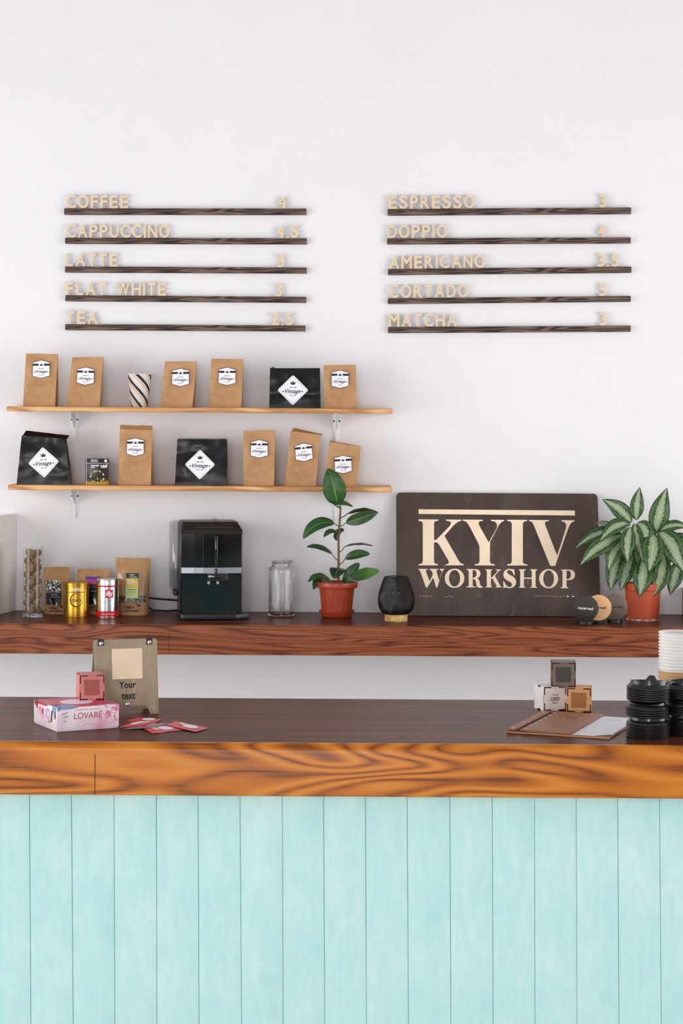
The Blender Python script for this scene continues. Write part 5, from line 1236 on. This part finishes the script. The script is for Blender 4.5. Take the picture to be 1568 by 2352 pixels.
# ---- folding table sign
BR = onz(360.5, 1643, ZF); k = S(BR.y); phi = R(17); w_ = 143 * k / math.cos(phi) * .98; h_ = 171 * k; tl = R(8)
root_p = BR - Vector((math.cos(phi) * w_ / 2, math.sin(phi) * w_ / 2, 0)) + Vector((.002, .022, 0)); root_p.z = ZF
fs_ = thing('folding_table_sign', 'grey stained wooden folding table sign lettered Your text', 'table sign', tuple(root_p), phi)
def panel_pts(w, h, r=.006):
    ar = w * .285; ah = .021 + .0; p_ = [(-w / 2, 0), (-ar - .012, 0)]
    p_ += [(-ar + .010 - .022 * math.cos(a), ah * math.sin(a)) for a in [R(90) * i / 8 for i in range(0, 9)]]
    p_ += [(ar - .010 + .022 * math.cos(a), ah * math.sin(a)) for a in [R(90) * i / 8 for i in range(8, -1, -1)]]
    p_ += [(ar + .012, 0), (w / 2, 0)]
    p_ += [(w / 2 - r + r * math.cos(a), h - r + r * math.sin(a)) for a in [R(90) * i / 5 for i in range(6)]]
    p_ += [(-w / 2 + r - r * math.sin(a), h - r + r * math.cos(a)) for a in [R(90) * i / 5 for i in range(6)]]
    out = []
    for pt2 in p_:
        if not out or (abs(pt2[0] - out[-1][0]) + abs(pt2[1] - out[-1][1])) > 1e-4: out.append(pt2)
    return out
PF = Rx(-tl)
q = MB(); q.prism(panel_pts(w_, h_ / math.cos(tl)), 0, .004, 'y', M=PF, bev=.0005); fpn = q.build('front_panel', M['greyply'], fs_, smooth=30)
hl = h_ / math.cos(tl)
topv = PF @ Vector((0, .008, hl)); bl2 = math.atan2(.075 - topv.y, hl)
q = MB(); ln2 = (topv - Vector((0, .085, 0))).length
ang2 = math.atan2(.085 - topv.y, topv.z)
q.prism(panel_pts(w_, ln2), 0, .004, 'y', M=T(0, .085, 0) @ Rx(ang2), bev=.0005); q.build('back_panel', M['greyply'], fs_, smooth=30)
LP = PF @ T(0, -.0003, 0) @ FRONT; pk = w_ / 141.0
q = MB(); q.mesh(poly_mesh([rect(-32.5 * pk, hl - 87 * pk, 35.5 * pk, hl - 20 * pk)], .0025), LP); q.build('blank_plate', M['ply_front'], fpn, smooth=0, label='pale birch plate fixed to the grey panel')
q = MB(); put_text(q, 'Your', 1.5 * pk, hl - 99.5 * pk, 38 * pk, 15 * pk, LP, .028, t=.0003, space=1.05); put_text(q, 'text', 3.5 * pk, hl - 124.5 * pk, 31 * pk, 14 * pk, LP, .028, t=.0003, space=1.05); q.build('lettering', M['ink'], fpn, smooth=0)
for x in (-56, 53):
    q = MB(); q.box((x * pk, -.0008, hl - 5.5 * pk), (13 * pk, .0016, 13 * pk), .0004, M=PF); q.box((x * pk, .004, hl + .0008), (13 * pk, .012, .0016), .0004, M=PF); hg = q.build('hinge_strap', M['rubber'], fs_, smooth=0, label='black leather hinge strap')
    q = MB(); q.lathe([(5 * pk, 0), (4.6 * pk, .0012), (2.5 * pk, .002), (.0002, .0023)], 20, M=PF @ T(x * pk, -.0016, hl - 7 * pk) @ Rx(R(90))); q.build('rivet', M['steel'], hg)
q = MB(); q.lathe([(5 * pk, 0), (4.6 * pk, .0012), (2.5 * pk, .002), (.0002, .0023)], 20, M=PF @ T(1 * pk, 0, hl - 142 * pk) @ Rx(R(90))); q.build('rivet', M['steel'], fs_)

# ---- loose tea sachets
M['sachet'] = plain('red_sachet_paper', 'e0393f', .35, var=.06, vs=30); M['sachetplum'] = plain('plum_sachet_paper', '8d6f86', .35, var=.3, vs=40)
def sachet(label, cs, z, mat='sachet', oval=(.62, .5), patch=(.3, .5), lift=(0, 0, 0, 0)):
    pts = [onz(x, y, ZF + z + l) for (x, y), l in zip(cs, lift)]
    c0 = sum(pts, Vector()) / 4; t = thing('tea_sachet', label, 'sachet', (c0.x, c0.y, ZF + z), 0, 'scattered tea sachets')
    def at(s_, v, up=0.0):
        p = pts[0].lerp(pts[1], s_).lerp(pts[3].lerp(pts[2], s_), v); p.z += up; return p
    n = 10; vs, fs = [], []
    for sd in (1, 0):
        for j in range(n + 1):
            for i in range(n + 1):
                s_, v = i / n, j / n; e = (math.sin(math.pi * s_) * math.sin(math.pi * v)) ** .5
                vs.append(at(s_, v, .0008 + (.0022 * e if sd else 0) + .0006 * noise.noise(Vector((s_ * 4, v * 4, z * 900))) * sd))
    N = (n + 1) ** 2
    for sd in (0, 1):
        for j in range(n):
            for i in range(n):
                a = sd * N + j * (n + 1) + i; f = (a, a + 1, a + n + 2, a + n + 1); fs.append(f if not sd else f[::-1])
    rim = [i for i in range(n + 1)] + [(j + 1) * (n + 1) - 1 for j in range(1, n + 1)] + [n * (n + 1) + i for i in range(n - 1, -1, -1)] + [j * (n + 1) for j in range(n - 1, 0, -1)]
    for i in range(len(rim)): a, b_ = rim[i], rim[(i + 1) % len(rim)]; fs.append((b_, a, a + N, b_ + N))
    q = MB(); q.add(vs, fs); q.build('sachet_body', M[mat], t, world=True, smooth=50)
    def decal(nm, ring_, m_):
        q = MB(); cc = at(*[sum(c[i] for c in ring_) / len(ring_) for i in (0, 1)]); vs = []
        up = lambda s_, v: .0011 + .0022 * (max(0, math.sin(math.pi * s_) * math.sin(math.pi * v))) ** .5
        cs_, cv = [sum(c[i] for c in ring_) / len(ring_) for i in (0, 1)]
        vs.append(at(cs_, cv, up(cs_, cv) + .0004)); fs = []
        L_ = len(ring_)
        for kk in (.5, 1.0):
            for s_, v in ring_: a, b_ = cs_ + (s_ - cs_) * kk, cv + (v - cv) * kk; vs.append(at(a, b_, up(a, b_) + .0004))
        for i in range(L_): i2 = (i + 1) % L_; fs += [(0, 1 + i2, 1 + i), (1 + i, 1 + i2, 1 + L_ + i2, 1 + L_ + i)]
        q.add(vs, fs); q.build(nm, m_, t, world=True, smooth=60)
    if oval: decal('oval_print', ellipse(oval[0], oval[1], .23, .3, 24), M['white'])
    if patch: decal('patch_print', rect(patch[0] - .07, patch[1] - .2, patch[0] + .07, patch[1] + .2), M['cream'])
sachet('red tea sachet against the folding table sign, rearmost of the scattered ones', [(286, 1658), (352, 1663), (372, 1652.5), (316, 1648.5)], .0004, oval=(.62, .62), patch=None)
sachet('plum coloured tea sachet in the middle of the scattered sachets', [(283, 1676), (350, 1672), (388, 1661), (322, 1664.5)], .0030, 'sachetplum', oval=None, patch=(.7, .5), lift=(-.002, .001, .002, .001))
sachet('red tea sachet propped up beside the tea box, leftmost of the scattered ones', [(272, 1672), (332, 1667.5), (366.5, 1654), (303, 1659.5)], .0062, oval=(.45, .5), patch=(.78, .5), lift=(-.004, 0, .003, .002))
sachet('red tea sachet nearest the counter edge among the scattered sachets', [(350, 1685.7), (423, 1677), (380, 1666.5), (328, 1673)], .0004, oval=(.62, .45), patch=(.3, .5), lift=(0, 0, .0025, .0015))
sachet('red tea sachet at the right end of the scattered sachets', [(381, 1666), (449.6, 1682), (479, 1673), (404, 1657)], .0032, oval=(.62, .5), patch=(.3, .65), lift=(.0015, -.002, -.002, 0))

# ================================================================== FRONT COUNTER, RIGHT
# ---- wooden menu clipboard
A, B = onz(1161.5, 1683.2, ZF), onz(1399.7, 1698.5, ZF); phi = math.atan2(B.y - A.y, B.x - A.x); W = (B - A).length; D_ = .30
cbp = thing('menu_clipboard', 'brown wooden menu folder with a white sheet, lying on the front counter', 'menu folder', tuple(A), phi)
M['folderwood'] = plain('brown_stained_plywood', '9a6440', .5, var=.1, vs=14); M['edgewood'] = plain('pale_plywood_edge', 'c98f63', .6)
def pl_(nm, x0, x1, z0, z1, mat, d0=0, d1=None, **kw):
    q = MB(); q.box(((x0 + x1) / 2 * W, (d0 + (d1 or D_)) / 2, (z0 + z1) / 2), ((x1 - x0) * W, (d1 or D_) - d0, z1 - z0), .0005); return q.build(nm, M[mat], cbp, smooth=0, **kw)
pl_('base_board', 0, 1, .0003, .0035, 'edgewood'); pl_('base_cover', .003, .997, .0036, .0042, 'folderwood', .001, D_ - .001)
pl_('hinge_leather', .07, .17, .0043, .0056, 'rubber', .002, D_ - .002)
pl_('paper_sheet', .2, .985, .0043, .0049, 'white', .006, D_ - .006)
st = pl_('clip_strip', .005, .092, .0057, .0092, 'folderwood'); cv = pl_('cover', .142, .632, .0057, .0092, 'folderwood')
for par, xs, n in ((st, .05, 4), (cv, .165, 7)):
    for i in range(n):
        q = MB(); q.lathe([(.0032, 0), (.0026, .0009), (.0002, .0013)], 12, M=T(xs * W, .02 + i * (D_ - .05) / (n - 1), .0092)); q.build('rivet', M['steel'], par)
q = MB(); 
for x0_, x1_, y_ in ((.27, .29, .74), (.33, .47, .735), (.34, .46, .71), (.40, .44, .69), (.52, .545, .70), (.275, .285, .71)): q.mesh(poly_mesh([rect(x0_ * W, y_ * D_, x1_ * W, y_ * D_ + .002)], .0002), T(0, 0, .0092))
q.build('engraving', M['brownink'], cv, smooth=0)
q = MB()
for i in range(7): q.mesh(poly_mesh([rect(.70 * W, D_ * (.9 - .02 * i), (.78 + .1 * random.random()) * W, D_ * (.9 - .02 * i) + .0012)], .0001), T(0, 0, .0049))
q.build('sheet_print', M['silver'], cbp, smooth=0)
q = MB(); q.prism([(.86 * W, .006), (.985 * W, .006), (.985 * W, .03)], .0049, .0056, 'z'); q.build('corner_holder', M['rubber'], cbp, smooth=0)

# ---- stacks of black cup lids
Rl = .0472
def lid_fn(bumpy):
    def f(i, a, rr_, zz):
        if i in (6, 7, 8, 9):
            d = (a + math.pi / 2 + math.pi) % (2 * math.pi) - math.pi
            up = .0115 * (1 / (1 + math.exp((abs(d) - .25) / .045))); zz += up - (.008 * (1 - math.cos(d)) / 2)
        return rr_, zz
    return f
lp = [(Rl - .0002, .0002), (Rl + .0003, .0008), (Rl + .0003, .0032), (Rl - .0006, .0041), (Rl - .0035, .0090), (Rl - .0072, .011),
      (Rl - .0082, .0212), (Rl - .0088, .0222), (Rl - .0098, .0221), (Rl - .0104, .0209), (Rl - .0112, .0120), (.012, .0112), (.0005, .0112)]
q = MB(); q.shell(lp, 72, fn=lid_fn(1)); tmp = q.build('cup_lid', M['blackmat'], smooth=40); lid_me = tmp.data; bpy.data.objects.remove(tmp)
lid_me.materials.clear(); M['lidplastic'] = plain('black_lid_plastic', '17171a', .24, var=.04); lid_me.materials.append(M['lidplastic'])
def stack(c, zs, where, tl_):
    for i, (z, tx, ty, dx, rot) in enumerate(zs):
        o = bpy.data.objects.new('cup_lid', lid_me); COL.objects.link(o)
        o.location = (c.x + dx, c.y, ZF + z + .0003); o.rotation_euler = (R(tx), R(ty), R(rot))
        n = len(zs) - i
        pos = 'topmost' if n == 1 else f'{ORD[n]} from the top'
        setp(o, f'black plastic cup lid, {pos} in the {where}', 'cup lid', f'black cup lids in the {where}')
c1, _ = placed(1487.5, 1699.8, ZF, 50.0)
rr = random.Random(5)
def grp(z, n, pitch, tilt0, dt, dx, rot): return [(z + i * pitch, 0, tilt0 + dt * i, dx, rot) for i in range(n)]
Z1 = grp(0, 7, .0045, 0, 0, 0, 0) + grp(.0455, 4, .0052, -2.0, .35, -.0018, 150) + grp(.0805, 6, .0049, .2, .25, .0006, 0)
stack(c1, Z1, 'left lid stack', None)
c2 = Vector((c1.x + .0875, c1.y + .048, 0))
Z2 = grp(0, 7, .0045, 0, 0, 0, 0) + grp(.0450, 4, .0052, 1.6, .3, -.001, 120) + grp(.0805, 5, .0050, -1.8, -.3, 0, 20)
stack(c2, Z2, 'right lid stack', None)

# ---- nested paper cups behind the lids
Y3 = c2.y + .135; k = S(Y3); Rc = .0455
cx = P(1513, 1500, Y3).x + Rc
M['cupwhite'] = plain('white_paper_cup', 'f3efea', .55, var=.02); M['cupkraft'] = plain('kraft_paper_cup', 'dcb07a', .6, var=.05)
Hc = .108
prof = [(.0005, .0032), (.0290, .0032), (.0292, 0), (.0298, .0002), (Rc - .0012, Hc - .003)] + [(Rc - .0001 + .0016 * math.cos(a), Hc - .0017 + .0016 * math.sin(a)) for a in [R(-140 + 40 * i) for i in range(8)]] + [(Rc - .0016, Hc - .0035), (.0296, .0039), (.0005, .0037)]
q = MB(); q.shell(prof, 56); tmp = q.build('paper_cup', M['cupwhite'], smooth=40); cme = tmp.data; bpy.data.objects.remove(tmp)
cme.materials.clear(); cme.materials.append(M['cupwhite']); cmk = cme.copy(); cmk.materials.clear(); cmk.materials.append(M['cupkraft'])
rr = random.Random(9); ztop = P(1540, 1451, Y3).z - ZF
n_c = 15; pit = (ztop - Hc) / (n_c - 1)
for i in range(n_c):
    kraft_ = i in (0, 1, 2)
    o = bpy.data.objects.new('paper_cup', cmk if kraft_ else cme); COL.objects.link(o)
    o.location = (cx, Y3, ZF + .0003 + i * pit); o.rotation_euler = (0, 0, rr.uniform(0, 6))
    n = n_c - i
    if kraft_: setp(o, f'kraft paper cup, {["lowest", "second lowest", "third lowest"][i]} in the nested cup stack behind the lids', 'cup', 'nested kraft cups')
    else: setp(o, f'white paper cup, {"topmost" if n == 1 else ORD[n] + " from the top"} in the nested cup stack behind the lids', 'cup', 'nested white cups')
